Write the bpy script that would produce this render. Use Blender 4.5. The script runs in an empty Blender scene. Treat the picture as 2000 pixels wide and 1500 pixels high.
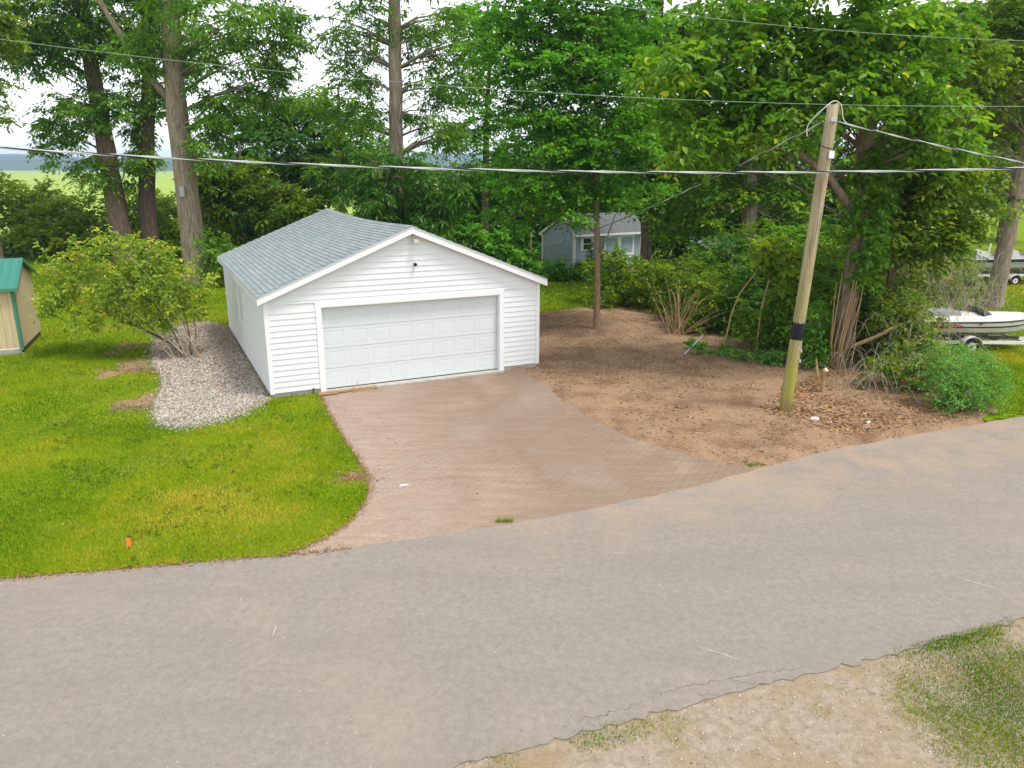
import bpy, math, random
import numpy as np
from mathutils import Vector, Matrix

rng = np.random.default_rng(7)
random.seed(7)
scene = bpy.context.scene
COL = scene.collection
PI = math.pi

# ------------------------------------------------------------------ camera
cam_d = bpy.data.cameras.new('camera'); cam = bpy.data.objects.new('camera', cam_d); COL.objects.link(cam)
cam_d.sensor_width = 36.0; cam_d.lens = 26.47; cam_d.clip_start = 0.1; cam_d.clip_end = 9000
CAMZ = 5.542
cam.matrix_world = (Matrix.Translation((0, 0, CAMZ)) @ Matrix.Rotation(PI/2 - 0.2775, 4, 'X') @ Matrix.Rotation(0.0038, 4, 'Z'))
scene.camera = cam

# ------------------------------------------------------------------ sky, sun, exposure
SUN_EL, SUN_AZ = math.radians(66), math.radians(118)          # azimuth clockwise from +Y
world = bpy.data.worlds.new('World'); scene.world = world; world.use_nodes = True
wn, wl = world.node_tree.nodes, world.node_tree.links
wn.clear()
sky = wn.new('ShaderNodeTexSky'); sky.sky_type = 'NISHITA'; sky.sun_disc = False
sky.sun_elevation = SUN_EL; sky.sun_rotation = SUN_AZ; sky.air_density = 1.0; sky.dust_density = 1.0; sky.ozone_density = 1.0
hs = wn.new('ShaderNodeHueSaturation'); hs.inputs['Saturation'].default_value = 0.15; hs.inputs['Value'].default_value = 1.0
bg = wn.new('ShaderNodeBackground'); bg.inputs['Strength'].default_value = 0.15
wo = wn.new('ShaderNodeOutputWorld')
wl.new(sky.outputs[0], hs.inputs['Color']); wl.new(hs.outputs[0], bg.inputs[0]); wl.new(bg.outputs[0], wo.inputs[0])
sun_d = bpy.data.lights.new('sun', 'SUN'); sun_d.energy = 1.5; sun_d.angle = math.radians(14); sun_d.color = (1.0, 0.94, 0.86)
sun = bpy.data.objects.new('sun', sun_d); COL.objects.link(sun)
sdir = Vector((math.cos(SUN_EL)*math.sin(SUN_AZ), math.cos(SUN_EL)*math.cos(SUN_AZ), math.sin(SUN_EL)))
sun.rotation_euler = sdir.to_track_quat('Z', 'Y').to_euler()
vs = scene.view_settings
vs.view_transform = 'Standard'; vs.look = 'None'; vs.exposure = 1.2; vs.gamma = 1.0; vs.use_curve_mapping = False

# ------------------------------------------------------------------ materials
def mat(name, col=(.5, .5, .5), rough=.7, spec=.3):
    m = bpy.data.materials.new(name); m.use_nodes = True
    b = m.node_tree.nodes['Principled BSDF']
    b.inputs['Base Color'].default_value = (*col, 1); b.inputs['Roughness'].default_value = rough
    b.inputs['Specular IOR Level'].default_value = spec
    return m
class NT:
    def __init__(s, m):
        s.m = m; s.n = m.node_tree.nodes; s.l = m.node_tree.links; s.b = s.n['Principled BSDF']
    def new(s, t, **k):
        n = s.n.new(t)
        for a, v in k.items(): setattr(n, a, v)
        return n
    def pos(s, scale=(1, 1, 1), obj=False, rot=(0, 0, 0)):
        if obj: src = s.new('ShaderNodeTexCoord').outputs['Object']
        else: src = s.new('ShaderNodeNewGeometry').outputs['Position']
        mp = s.new('ShaderNodeMapping'); mp.inputs['Scale'].default_value = scale; mp.inputs['Rotation'].default_value = rot
        s.l.new(src, mp.inputs[0]); return mp.outputs[0]
    def noise(s, vec, scale=5, detail=4, rough=.55, dist=0):
        n = s.new('ShaderNodeTexNoise'); n.inputs['Scale'].default_value = scale; n.inputs['Detail'].default_value = detail
        n.inputs['Roughness'].default_value = rough; n.inputs['Distortion'].default_value = dist
        s.l.new(vec, n.inputs['Vector']); return n.outputs['Fac']
    def ramp(s, fac, stops):
        r = s.new('ShaderNodeValToRGB'); e = r.color_ramp.elements
        while len(e) > 1: e.remove(e[-1])
        e[0].position = stops[0][0]; e[0].color = (*stops[0][1], 1)
        for p, c in stops[1:]:
            q = e.new(p); q.color = (*c, 1)
        s.l.new(fac, r.inputs[0]); return r.outputs[0]
    def val(s, fac, a, b):
        r = s.new('ShaderNodeMapRange'); r.inputs[1].default_value = a; r.inputs[2].default_value = b
        s.l.new(fac, r.inputs[0]); return r.outputs[0]
    def mix(s, fac, a, b, typ='MIX'):
        m = s.new('ShaderNodeMix', data_type='RGBA', blend_type=typ)
        if isinstance(fac, (int, float)): m.inputs[0].default_value = fac
        else: s.l.new(fac, m.inputs[0])
        for i, v in ((6, a), (7, b)):
            if isinstance(v, tuple): m.inputs[i].default_value = (*v, 1)
            else: s.l.new(v, m.inputs[i])
        return m.outputs[2]
    def mul(s, a, b, op='MULTIPLY'):
        m = s.new('ShaderNodeMath', operation=op)
        for i, v in ((0, a), (1, b)):
            if isinstance(v, (int, float)): m.inputs[i].default_value = v
            else: s.l.new(v, m.inputs[i])
        return m.outputs[0]
    def color(s, c): s.l.new(c, s.b.inputs['Base Color'])
    def bump(s, h, strength=.3, dist=.02):
        b = s.new('ShaderNodeBump'); b.inputs['Strength'].default_value = strength; b.inputs['Distance'].default_value = dist
        s.l.new(h, b.inputs['Height']); s.l.new(b.outputs[0], s.b.inputs['Normal'])
    def attr(s, name): return s.new('ShaderNodeAttribute', attribute_name=name).outputs['Fac']

M = {}
def leafmat(name, stops, trans=.42, tcol=(1.25, 1.35, .55), rough=.45):
    m = mat(name, rough=.9 if 'grass' in name else rough, spec=.04 if 'grass' in name else .25); t = NT(m)
    c = t.ramp(t.attr('rnd'), stops); t.color(c)
    tr = t.new('ShaderNodeBsdfTranslucent'); t.l.new(t.mix(1.0, c, tcol, 'MULTIPLY'), tr.inputs[0])
    ms = t.new('ShaderNodeMixShader'); ms.inputs[0].default_value = trans
    t.l.new(t.b.outputs[0], ms.inputs[1]); t.l.new(tr.outputs[0], ms.inputs[2])
    t.l.new(ms.outputs[0], t.n['Material Output'].inputs[0]); M[name] = m; return m
leafmat('leaf_hickory', [(0, (0.062, 0.161, 0.018)), (.5, (0.138, 0.294, 0.030)), (1, (0.287, 0.431, 0.040))])
leafmat('leaf_maple', [(0, (0.048, 0.173, 0.015)), (.5, (0.109, 0.304, 0.023)), (1, (0.228, 0.437, 0.033))])
leafmat('leaf_broad', [(0, (0.055, 0.160, 0.010)), (.5, (0.126, 0.271, 0.017)), (.9, (0.239, 0.382, 0.026)), (1, (0.692, 0.662, 0.029))])
leafmat('leaf_dark', [(0, (0.036, 0.114, 0.014)), (.5, (0.072, 0.191, 0.022)), (1, (0.159, 0.285, 0.026))])
leafmat('leaf_thicket', [(0, (0.056, 0.125, 0.007)), (.5, (0.125, 0.220, 0.011)), (.85, (0.243, 0.314, 0.014)), (1, (0.461, 0.476, 0.022))])
leafmat('leaf_sunny', [(0, (.085, .155, .014)), (.5, (.19, .29, .020)), (1, (.38, .47, .035))], trans=.5)  # light yellow-green leaf; the hedge's sunlit look is put into this colour
leafmat('leaf_lilac', [(0, (0.106, 0.199, 0.024)), (.5, (0.233, 0.337, 0.037)), (.85, (0.422, 0.461, 0.042)), (.95, (0.761, 0.560, 0.042)), (1, (0.719, 0.314, 0.058))])
leafmat('leaf_privet', [(0, (0.071, 0.205, 0.038)), (.5, (0.134, 0.322, 0.059)), (1, (0.237, 0.425, 0.076))])
leafmat('leaf_brush', [(0, (0.084, 0.164, 0.023)), (.5, (0.168, 0.242, 0.038)), (.8, (0.266, 0.284, 0.062)), (1, (0.364, 0.312, 0.092))])
leafmat('grass_blade', [(0, (0.078, 0.171, 0.003)), (.35, (0.149, 0.247, 0.005)), (.7, (0.241, 0.293, 0.006)), (.9, (0.391, 0.345, 0.021)), (1, (0.496, 0.380, 0.053))], trans=.25, tcol=(1.15, 1.2, .5))
leafmat('dry_leaf', [(0, (0.150, 0.075, 0.039)), (.5, (0.325, 0.175, 0.078)), (1, (0.525, 0.325, 0.156))], trans=.1, tcol=(1, .9, .7))
leafmat('leaf_weed', [(0, (.05, .12, .006)), (.6, (.11, .20, .010)), (1, (.19, .28, .016))])
leafmat('crop_leaf', [(0, (0.228, 0.360, 0.036)), (1, (0.420, 0.540, 0.072))])

def bark(name, a, b, scale=3.0, moss=None):
    m = mat(name, rough=.95, spec=.1); t = NT(m)
    v = t.pos((1, 1, .16)); n = t.noise(v, scale*4, 6, .65, .4); n2 = t.noise(t.pos(), 1.3, 3)
    c = t.ramp(n, [(.3, a), (.62, b)])
    if moss: c = t.mix(t.val(n2, .5, .7), c, moss)
    t.color(c); t.bump(n, .9, .05); M[name] = m
bark('bark_grey', (.13, .095, .07), (.34, .275, .21))
bark('bark_brown', (.075, .05, .036), (.20, .145, .105))
bark('bark_dark', (.05, .036, .028), (.14, .10, .075))
bark('bark_mid', (.10, .072, .052), (.27, .205, .15))
bark('bark_thin', (.19, .12, .075), (.33, .23, .155), 5)
bark('stem_tan', (.26, .165, .085), (.46, .32, .175), 8)
bark('stem_dry', (.30, .25, .19), (.50, .43, .34), 8)
# pole wood
m = mat('pole_wood', rough=.9, spec=.15); t = NT(m)
n = t.noise(t.pos((1, 1, .05)), 17, 9, .8); n2 = t.noise(t.pos((1, 1, .5)), 2.2, 4, .6)
c = t.ramp(n, [(.34, (.13, .10, .06)), (.46, (.31, .255, .16)), (.62, (.43, .37, .25))])
sep = t.new('ShaderNodeSeparateXYZ'); t.l.new(t.pos(), sep.inputs[0])
low = t.val(sep.outputs[2], 4.8, .2)
c = t.mix(t.mul(t.val(n2, .3, .62), t.mul(low, .95)), c, (.285, .285, .03))
t.color(c); t.bump(n, .9, .02); M['pole_wood'] = m
# white paint / vinyl
def white(name, col, dirt=.12):
    m = mat(name, col, .45, .35); t = NT(m)
    n = t.noise(t.pos((1, 1, .35)), 1.6, 5, .65)
    t.color(t.mix(t.mul(t.val(n, .5, .85), dirt), col, (.42, .40, .36))); M[name] = m
white('vinyl_white', (.655, .67, .68), .10); white('trim_white', (.72, .725, .735), .12); white('door_white', (.565, .605, .615), .10)
white('boat_white', (.62, .60, .57), .9); white('trailer_white', (.70, .69, .67), .6)
for k, c, r in (('black_plastic', (.012, .012, .014), .35), ('dark_metal', (.05, .045, .04), .5), ('galv_metal', (.45, .46, .47), .4),
                ('cable_black', (.02, .02, .022), .5), ('cable_grey', (.50, .52, .51), .5), ('cable_green', (.26, .36, .27), .6),
                ('orange_flag', (.85, .22, .03), .6), ('boat_red', (.45, .03, .03), .35), ('boat_blue', (.02, .045, .09), .3), ('boat_stripe', (.03, .03, .03), .4),
                ('tarp_grey', (.36, .35, .34), .7), ('tarp_dark', (.13, .14, .15), .8), ('tyre', (.02, .02, .02), .8), ('glass_dark', (.03, .035, .04), .08), ('pvc_white', (.82, .82, .8), .4),
                ('lamp_cream', (.40, .37, .31), .5), ('black_band', (.012, .014, .022), .22), ('litter_white', (.55, .54, .51), .6), ('seat_grey', (.25, .25, .26), .7)):
    M[k] = mat(k, c, r)
# concrete
m = mat('concrete', rough=.9, spec=.2); t = NT(m); n = t.noise(t.pos(), 9, 6, .7)
t.color(t.ramp(n, [(.3, (.30, .28, .245)), (.7, (.46, .44, .395))])); t.bump(n, .3, .01); M['concrete'] = m
m = mat('old_concrete', rough=1, spec=.1); t = NT(m); n = t.noise(t.pos(), 5, 6, .75)
t.color(t.ramp(n, [(.35, (.15, .14, .075)), (.55, (.24, .21, .17)), (.75, (.32, .29, .25))])); t.bump(n, .6, .02); M['old_concrete'] = m
# shingles
m = mat('shingle', rough=.92, spec=.15); t = NT(m)
oi = t.new('ShaderNodeObjectInfo')
f = t.mul(t.mul(oi.outputs['Random'], t.attr('rnd'), 'ADD'), 1.0, 'FRACT')
g = t.noise(t.pos(), 130, 2, .8); g2 = t.noise(t.pos(), .8, 3)
c = t.ramp(f, [(0, (.20, .235, .245)), (.5, (.23, .27, .28)), (1, (.26, .30, .31))])
c = t.mix(t.mul(t.val(g, .45, .75), .35), c, (.13, .14, .15)); c = t.mix(t.mul(t.val(g2, .5, .8), .35), c, (.28, .262, .25))
t.color(c); t.bump(g, .5, .006); M['shingle'] = m
m = mat('shingle_shaded', rough=.95, spec=.1); t = NT(m); n = t.noise(t.pos(), 25, 4, .8); t.color(t.ramp(n, [(.3, (.10, .11, .115)), (.7, (.17, .185, .195))])); M['shingle_shaded'] = m  # grey shed roof: the shade lying on it is put into this darker colour
# metal green roof, tan wall, lattice
M['roof_green'] = mat('roof_green', (.03, .17, .135), .35, .4)
M['trim_green'] = mat('trim_green', (.055, .20, .13), .5)
m = mat('tan_wall', rough=.8, spec=.2); t = NT(m); n = t.noise(t.pos((1, 1, .08)), 14, 4, .6); n2 = t.noise(t.pos(), .9, 3)
c = t.ramp(n, [(.3, (.45, .355, .215)), (.7, (.56, .45, .285))]); t.color(t.mix(t.mul(t.val(n2, .45, .8), .35), c, (.50, .33, .20))); M['tan_wall'] = m
m = mat('grey_wall', rough=.75, spec=.2); t = NT(m); n = t.noise(t.pos((1, 1, .1)), 12, 4, .6)
t.color(t.ramp(n, [(.3, (.25, .31, .365)), (.7, (.315, .38, .445))])); M['grey_wall'] = m
# planks
m = mat('plank_wood', rough=.85, spec=.2); t = NT(m); n = t.noise(t.pos((1.5, 9, 9), rot=(0, 0, -.45)), 6, 5, .65)
t.color(t.ramp(n, [(.3, (.20, .125, .06)), (.7, (.42, .28, .15))])); t.bump(n, .4, .01); M['plank_wood'] = m
M['fresh_wood'] = mat('fresh_wood', (.62, .42, .22), .8)
# asphalt
m = mat('asphalt', rough=.93, spec=.2); t = NT(m)
fine = t.noise(t.pos(), 30, 7, .9); mid = t.noise(t.pos(), 10, 7, .8); big = t.noise(t.pos((1, .55, 1), rot=(0, 0, -.45)), .33, 5, .6, .3); st = t.noise(t.pos((.35, 1.3, 1), rot=(0, 0, -.42)), 1.1, 4, .6)
c = t.ramp(mid, [(.3, (.178, .154, .132)), (.7, (.268, .236, .206))])
c = t.mix(t.mul(t.val(fine, .52, .80), .55), c, (.40, .362, .32)); c = t.mix(t.mul(t.val(fine, .46, .26), .7), c, (.085, .073, .063))
c = t.mix(t.mul(t.val(big, .50, .76), .45), c, (.335, .265, .20)); c = t.mix(t.mul(t.val(st, .44, .72), .42), c, (.175, .155, .135))
sep = t.new('ShaderNodeSeparateXYZ'); t.l.new(t.pos(), sep.inputs[0])
dd = t.mul(t.mul(sep.outputs[1], t.mul(sep.outputs[0], .36), 'SUBTRACT'), 1.0)
dirt = t.mul(t.val(dd, 9.2, 11.3), t.val(t.noise(t.pos(), 1.4, 5, .65), .38, .62))
c = t.mix(t.mul(t.mul(dirt, t.val(sep.outputs[0], -2, 2)), .75), c, (.315, .235, .17))
t.color(c); t.bump(fine, .55, .012); M['asphalt'] = m
# pavers
def paver(name, base):
    m = mat(name, rough=.9, spec=.15); t = NT(m)
    fine = t.noise(t.pos(), 90, 3, .8); big = t.noise(t.pos((1, .8, 1)), .55, 5, .62, .4); str_ = t.noise(t.pos((.5, 3.2, 1), rot=(0, 0, -.2)), 1.6, 5, .65)
    vor = t.new('ShaderNodeTexVoronoi'); vor.inputs['Scale'].default_value = 6.5; t.l.new(t.pos(), vor.inputs['Vector'])
    sepc = t.new('ShaderNodeSeparateColor'); t.l.new(vor.outputs['Color'], sepc.inputs[0])
    c = t.ramp(sepc.outputs[0], [(0, tuple(.93*v for v in base)), (.5, base), (1, tuple(min(1, 1.06*v) for v in base))])
    sep = t.new('ShaderNodeSeparateXYZ'); t.l.new(t.pos(), sep.inputs[0])
    dx = t.mul(sep.outputs[0], t.mul(sep.outputs[1], .28), 'ADD')       # soil washed in from the bare yard
    d = t.mul(t.val(dx, 1.0, 4.2), t.val(big, .2, .48))
    d2 = t.mul(t.mul(d, .85), t.mul(t.val(str_, .40, .66), .45), 'ADD')
    c = t.mix(d2, c, (.215, .155, .112))
    c = t.mix(t.mul(t.val(big, .50, .72), .5), c, (.29, .255, .215))
    c = t.mix(t.mul(t.val(fine, .55, .8), .25), c, (.18, .13, .10))
    t.color(c); t.bump(fine, .4, .006); M[name] = m
paver('paver_red', (.315, .240, .190)); paver('paver_joint', (.285, .212, .165))
# soil
m = mat('soil', rough=1, spec=.05); t = NT(m)
a = t.noise(t.pos(), 16, 6, .75); b = t.noise(t.pos(), 1.1, 5, .6); f = t.noise(t.pos(), 70, 3, .8)
c = t.ramp(a, [(.28, (.155, .096, .058)), (.55, (.275, .18, .112)), (.78, (.37, .26, .168))])
c = t.mix(t.mul(t.val(b, .48, .66), .55), c, (.345, .24, .152)); c = t.mix(t.mul(t.val(b, .50, .32), .7), c, (.145, .083, .05))
c = t.mix(t.mul(t.val(f, .6, .8), .4), c, (.47, .36, .25)); t.color(c); t.bump(a, .8, .04); M['soil'] = m
# lawn soil below the blades, verge sand, field, wide ground
m = mat('lawn_base', rough=1, spec=.05); t = NT(m); a = t.noise(t.pos(), 11, 6, .75); b = t.noise(t.pos(), .6, 5, .6)
c = t.ramp(a, [(.3, (.09, .155, .005)), (.6, (.155, .225, .006)), (.82, (.25, .26, .03))])
c = t.mix(t.mul(t.val(b, .52, .72), .55), c, (.235, .235, .035)); t.color(c); t.bump(a, .8, .05); M['lawn_base'] = m
m = mat('sand', rough=1, spec=.05); t = NT(m); a = t.noise(t.pos(), 9, 6, .75); b = t.noise(t.pos(), 1.3, 5, .65); f = t.noise(t.pos(), 60, 3, .8)
c = t.ramp(a, [(.3, (.20, .155, .11)), (.6, (.34, .282, .222)), (.8, (.43, .375, .31))])
c = t.mix(t.mul(t.val(b, .44, .66), .75), c, (.25, .185, .095)); c = t.mix(t.mul(t.val(f, .6, .82), .4), c, (.24, .2, .15)); t.color(c); t.bump(a, .9, .04); M['sand'] = m
m = mat('field', rough=1, spec=.05); t = NT(m); w = t.new('ShaderNodeTexWave'); w.inputs['Scale'].default_value = .42; w.inputs['Distortion'].default_value = 1.2; w.inputs['Detail'].default_value = 3
t.l.new(t.pos((1, .35, 1), rot=(0, 0, .5)), w.inputs[0]); b = t.noise(t.pos(), .05, 4)
c = t.ramp(w.outputs['Fac'], [(.1, (.17, .245, .04)), (.8, (.30, .39, .08))]); t.color(t.mix(t.mul(t.val(b, .4, .7), .5), c, (.30, .38, .08))); M['field'] = m
m = mat('wide_ground', rough=1, spec=.05); t = NT(m); b = t.noise(t.pos(), .9, 6, .7)
t.color(t.ramp(b, [(.3, (.10, .145, .018)), (.6, (.16, .21, .022)), (.8, (.22, .23, .04))])); t.bump(b, .5, .1); M['wide_ground'] = m
M['hill_forest'] = mat('hill_forest', (.035, .07, .03), 1, .05)
m = mat('pebble', rough=.75, spec=.3); t = NT(m); f = t.attr('rnd'); n = t.noise(t.pos(), 60, 2)
c = t.ramp(f, [(0, (.13, .11, .09)), (.25, (.28, .245, .205)), (.55, (.42, .385, .34)), (.8, (.56, .53, .48)), (1, (.34, .26, .20))]); t.color(t.mix(t.mul(n, .3), c, (.30, .26, .215))); M['pebble'] = m
m = mat('gravel_base', rough=1, spec=.05); t = NT(m); a = t.noise(t.pos(), 14, 5, .7); t.color(t.ramp(a, [(.3, (.17, .13, .10)), (.7, (.36, .30, .235))])); M['gravel_base'] = m

# ------------------------------------------------------------------ helpers
def tag(o, label=None, cat=None, group=None, kind=None):
    if label: o['label'] = label
    if cat: o['category'] = cat
    if group: o['group'] = group
    if kind: o['kind'] = kind
    return o
def empty(name, loc=(0, 0, 0), rz=0.0):
    o = bpy.data.objects.new(name, None); COL.objects.link(o); o.location = loc; o.rotation_euler = (0, 0, rz); o.empty_display_size = .2
    return o
def link(name, me, parent=None, loc=None):
    o = bpy.data.objects.new(name, me); COL.objects.link(o)
    if parent is not None: o.parent = parent
    if loc is not None: o.location = loc
    return o
class MB:
    def __init__(s): s.v = []; s.f = []; s.r = []
    def poly(s, verts, faces, r=0.0):
        k = len(s.v); s.v += [tuple(map(float, q)) for q in verts]; s.f += [tuple(i+k for i in f) for f in faces]; s.r += [r]*len(faces); return s
    def hexa(s, b, t, r=0.0):      # bottom 4, top 4 (same winding)
        return s.poly(list(b)+list(t), [(3, 2, 1, 0), (4, 5, 6, 7), (0, 1, 5, 4), (1, 2, 6, 5), (2, 3, 7, 6), (3, 0, 4, 7)], r)
    def box(s, x0, x1, y0, y1, z0, z1, r=0.0):
        return s.hexa([(x0, y0, z0), (x1, y0, z0), (x1, y1, z0), (x0, y1, z0)], [(x0, y0, z1), (x1, y0, z1), (x1, y1, z1), (x0, y1, z1)], r)
    def bar(s, a, b, w, h, up=(0, 0, 1)):
        a, b = Vector(a), Vector(b); d = (b-a).normalized(); u = Vector(up); sd = d.cross(u).normalized()*w/2; u2 = sd.cross(d).normalized()*h/2
        q = lambda p: [p-sd-u2, p+sd-u2, p+sd+u2, p-sd+u2]
        return s.hexa(q(a), q(b))
    def prism(s, pts, off, r=0.0):
        n = len(pts); o = Vector(off); a = [Vector(p) for p in pts]; b = [p+o for p in a]
        return s.poly(a+b, [tuple(range(n))[::-1], tuple(range(n, 2*n))]+[(i, (i+1) % n, n+(i+1) % n, n+i) for i in range(n)], r)
    def tube(s, path, rad, sides=6, cap=True, jit=0.0):
        P = [Vector(p) for p in path]; n = len(P)
        if not hasattr(rad, '__len__'): rad = [rad]*n
        k = len(s.v); ref = None
        for i, p in enumerate(P):
            d = (P[min(i+1, n-1)]-P[max(i-1, 0)])
            d = d.normalized() if d.length > 1e-9 else Vector((0, 0, 1))
            if ref is None: ref = Vector((1, 0, 0)) if abs(d.x) < .8 else Vector((0, 1, 0))
            u = (ref-d*ref.dot(d)).normalized(); w = d.cross(u); ref = u
            for j in range(sides):
                a = 2*PI*j/sides; rr = rad[i]*(1+(random.uniform(-jit, jit) if jit else 0))
                s.v.append(tuple(p+(u*math.cos(a)+w*math.sin(a))*rr))
        for i in range(n-1):
            for j in range(sides):
                s.f.append((k+i*sides+j, k+i*sides+(j+1) % sides, k+(i+1)*sides+(j+1) % sides, k+(i+1)*sides+j)); s.r.append(0.0)
        if cap:
            s.f.append(tuple(k+j for j in range(sides))[::-1]); s.r.append(0.0); s.f.append(tuple(k+(n-1)*sides+j for j in range(sides))); s.r.append(0.0)
        return s
    def mesh(s, name, m, smooth=False, rnd=False):
        me = bpy.data.meshes.new(name); me.from_pydata(s.v, [], s.f); me.materials.append(m if not isinstance(m, str) else M[m])
        if smooth: me.polygons.foreach_set('use_smooth', [True]*len(me.polygons))
        if rnd:
            at = me.attributes.new('rnd', 'FLOAT', 'FACE'); at.data.foreach_set('value', s.r)
        me.update(); return me
    def build(s, name, m, parent=None, smooth=False, rnd=False, loc=None): return link(name, s.mesh(name, m, smooth, rnd), parent, loc)

def fast_mesh(name, V, F, m, rnd=None, smooth=False):
    V = np.ascontiguousarray(V, np.float32).reshape(-1, 3); F = np.ascontiguousarray(F, np.int32); nf, k = F.shape
    me = bpy.data.meshes.new(name); me.vertices.add(len(V)); me.vertices.foreach_set('co', V.ravel())
    me.loops.add(nf*k); me.loops.foreach_set('vertex_index', F.ravel())
    me.polygons.add(nf); me.polygons.foreach_set('loop_start', np.arange(0, nf*k, k, dtype=np.int32)); me.polygons.foreach_set('loop_total', np.full(nf, k, np.int32))
    if smooth: me.polygons.foreach_set('use_smooth', np.ones(nf, bool))
    me.update(calc_edges=True)
    if rnd is not None:
        at = me.attributes.new('rnd', 'FLOAT', 'FACE'); at.data.foreach_set('value', np.ascontiguousarray(rnd, np.float32))
    me.materials.append(M[m]); return me
def unit(a): return a/np.maximum(np.linalg.norm(a, axis=-1, keepdims=True), 1e-9)
def leaf_cards(P, Dr, N, L, W, six=False, fold=.25):
    """leaves as folded blades: base P, direction Dr, normal N, length L, width W"""
    n = len(P); Dr = unit(Dr); S = unit(np.cross(Dr, N)); U = np.cross(S, Dr); L = np.broadcast_to(L, (n,))[:, None]; W = np.broadcast_to(W, (n,))[:, None]
    if six:
        V = np.stack([P, P+Dr*L*.28+S*W*.44+U*W*fold, P+Dr*L*.68+S*W*.40+U*W*fold*.6, P+Dr*L-U*L*.12, P+Dr*L*.68-S*W*.40+U*W*fold*.6, P+Dr*L*.28-S*W*.44+U*W*fold], 1)
        b = (np.arange(n)*6)[:, None]; F = np.concatenate([b+np.array([[0, 1, 2, 3]]), b+np.array([[0, 3, 4, 5]])], 0); return V, F, 2
    V = np.stack([P, P+Dr*L*.45+S*W*.5+U*W*fold, P+Dr*L-U*L*.10, P+Dr*L*.45-S*W*.5+U*W*fold], 1)
    b = (np.arange(n)*4)[:, None]; return V, b+np.array([[0, 1, 2, 3]]), 1
def vnoise(x, y, s, seed=0):
    x = np.asarray(x)*s+31.7*seed; y = np.asarray(y)*s+17.3*seed; xi = np.floor(x); yi = np.floor(y); fx = x-xi; fy = y-yi
    h = lambda a, b: np.modf(np.abs(np.sin(a*127.1+b*311.7+seed*7.7)*43758.5453))[0]
    fx = fx*fx*(3-2*fx); fy = fy*fy*(3-2*fy)
    return (h(xi, yi)*(1-fx)+h(xi+1, yi)*fx)*(1-fy)+(h(xi, yi+1)*(1-fx)+h(xi+1, yi+1)*fx)*fy
def inside(x, y, poly):
    x = np.asarray(x); y = np.asarray(y); c = np.zeros(x.shape, bool); n = len(poly)
    for i in range(n):
        x1, y1 = poly[i]; x2, y2 = poly[(i+1) % n]
        if y1 == y2: continue
        c ^= ((y1 > y) != (y2 > y)) & (x < (x2-x1)*(y-y1)/(y2-y1)+x1)
    return c
def edge_dist(x, y, poly):
    d = np.full(np.shape(x), 1e9); n = len(poly)
    for i in range(n):
        a = np.array(poly[i]); b = np.array(poly[(i+1) % n]); ab = b-a; t = np.clip(((x-a[0])*ab[0]+(y-a[1])*ab[1])/max(ab@ab, 1e-9), 0, 1)
        d = np.minimum(d, np.hypot(x-a[0]-t*ab[0], y-a[1]-t*ab[1]))
    return d
def smooth_line(p, it=2):
    for _ in range(it):
        q = [p[0]]
        for a, b in zip(p, p[1:]):
            q += [(a[0]*.75+b[0]*.25, a[1]*.75+b[1]*.25), (a[0]*.25+b[0]*.75, a[1]*.25+b[1]*.75)]
        p = q+[p[-1]]
    return p
def jit_line(p, step=.18, amp=.03):
    out = []
    for a, b in zip(p, p[1:]):
        L = math.hypot(b[0]-a[0], b[1]-a[1]); k = max(1, int(L/step)); nx, ny = -(b[1]-a[1])/max(L, 1e-6), (b[0]-a[0])/max(L, 1e-6)
        for i in range(k):
            j = random.gauss(0, amp); out.append((a[0]+(b[0]-a[0])*i/k+nx*j, a[1]+(b[1]-a[1])*i/k+ny*j))
    return out+[p[-1]]
def sheet(name, poly, z, m, kind='structure', thick=.0, parent=None):
    import bmesh
    bm = bmesh.new(); vs_ = [bm.verts.new((x, y, z)) for x, y in poly]; f = bm.faces.new(vs_)
    bm.normal_update()
    if f.normal.z < 0: bmesh.ops.reverse_faces(bm, faces=[f])
    bmesh.ops.triangulate(bm, faces=bm.faces[:], ngon_method='EAR_CLIP')
    if thick:
        r = bmesh.ops.extrude_edge_only(bm, edges=[e for e in bm.edges if e.is_boundary])
        for v in [g for g in r['geom'] if isinstance(g, bmesh.types.BMVert)]: v.co.z = z-thick
    me = bpy.data.meshes.new(name); bm.to_mesh(me); bm.free(); me.materials.append(M[m]); o = link(name, me, parent)
    if kind and parent is None: o['kind'] = kind
    return o

# ------------------------------------------------------------------ ground survey (metres)
ROAD_FAR = smooth_line([(-60, 1.2), (-30, 5.2), (-14, 8.25), (-7.14, 9.36), (-4.47, 9.85), (-2.69, 10.2), (-1.59, 10.6), (0.01, 11.13), (1.31, 11.65), (2.5, 12.22), (3.81, 12.95), (5.0, 13.65), (6.2, 14.35), (7.6, 15.0), (9.69, 15.85), (12.06, 16.85), (18, 19.2), (40, 27)], 1)
ROAD_NEAR = smooth_line([(-60, -4.5), (-20, 1.2), (-8, 3.75), (-3, 5.15), (-.58, 5.96), (.8, 6.43), (2.44, 7.04), (4.23, 7.64), (6.6, 8.49), (14, 11.6), (40, 20.5)], 1)
DRIVE_L = smooth_line([(-4.98, 18.55), (-4.3, 16.8), (-3.71, 15.36), (-3.03, 13.88), (-2.62, 12.87), (-2.50, 11.9), (-2.64, 11.1), (-2.98, 10.45), (-3.45, 10.0)], 2)
DRIVE_R = smooth_line([(0.05, 21.05), (.5, 20.3), (.84, 19.6), (1.6, 17.23), (2.45, 15.43), (3.45, 14.37), (4.75, 13.5)], 2)
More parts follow.
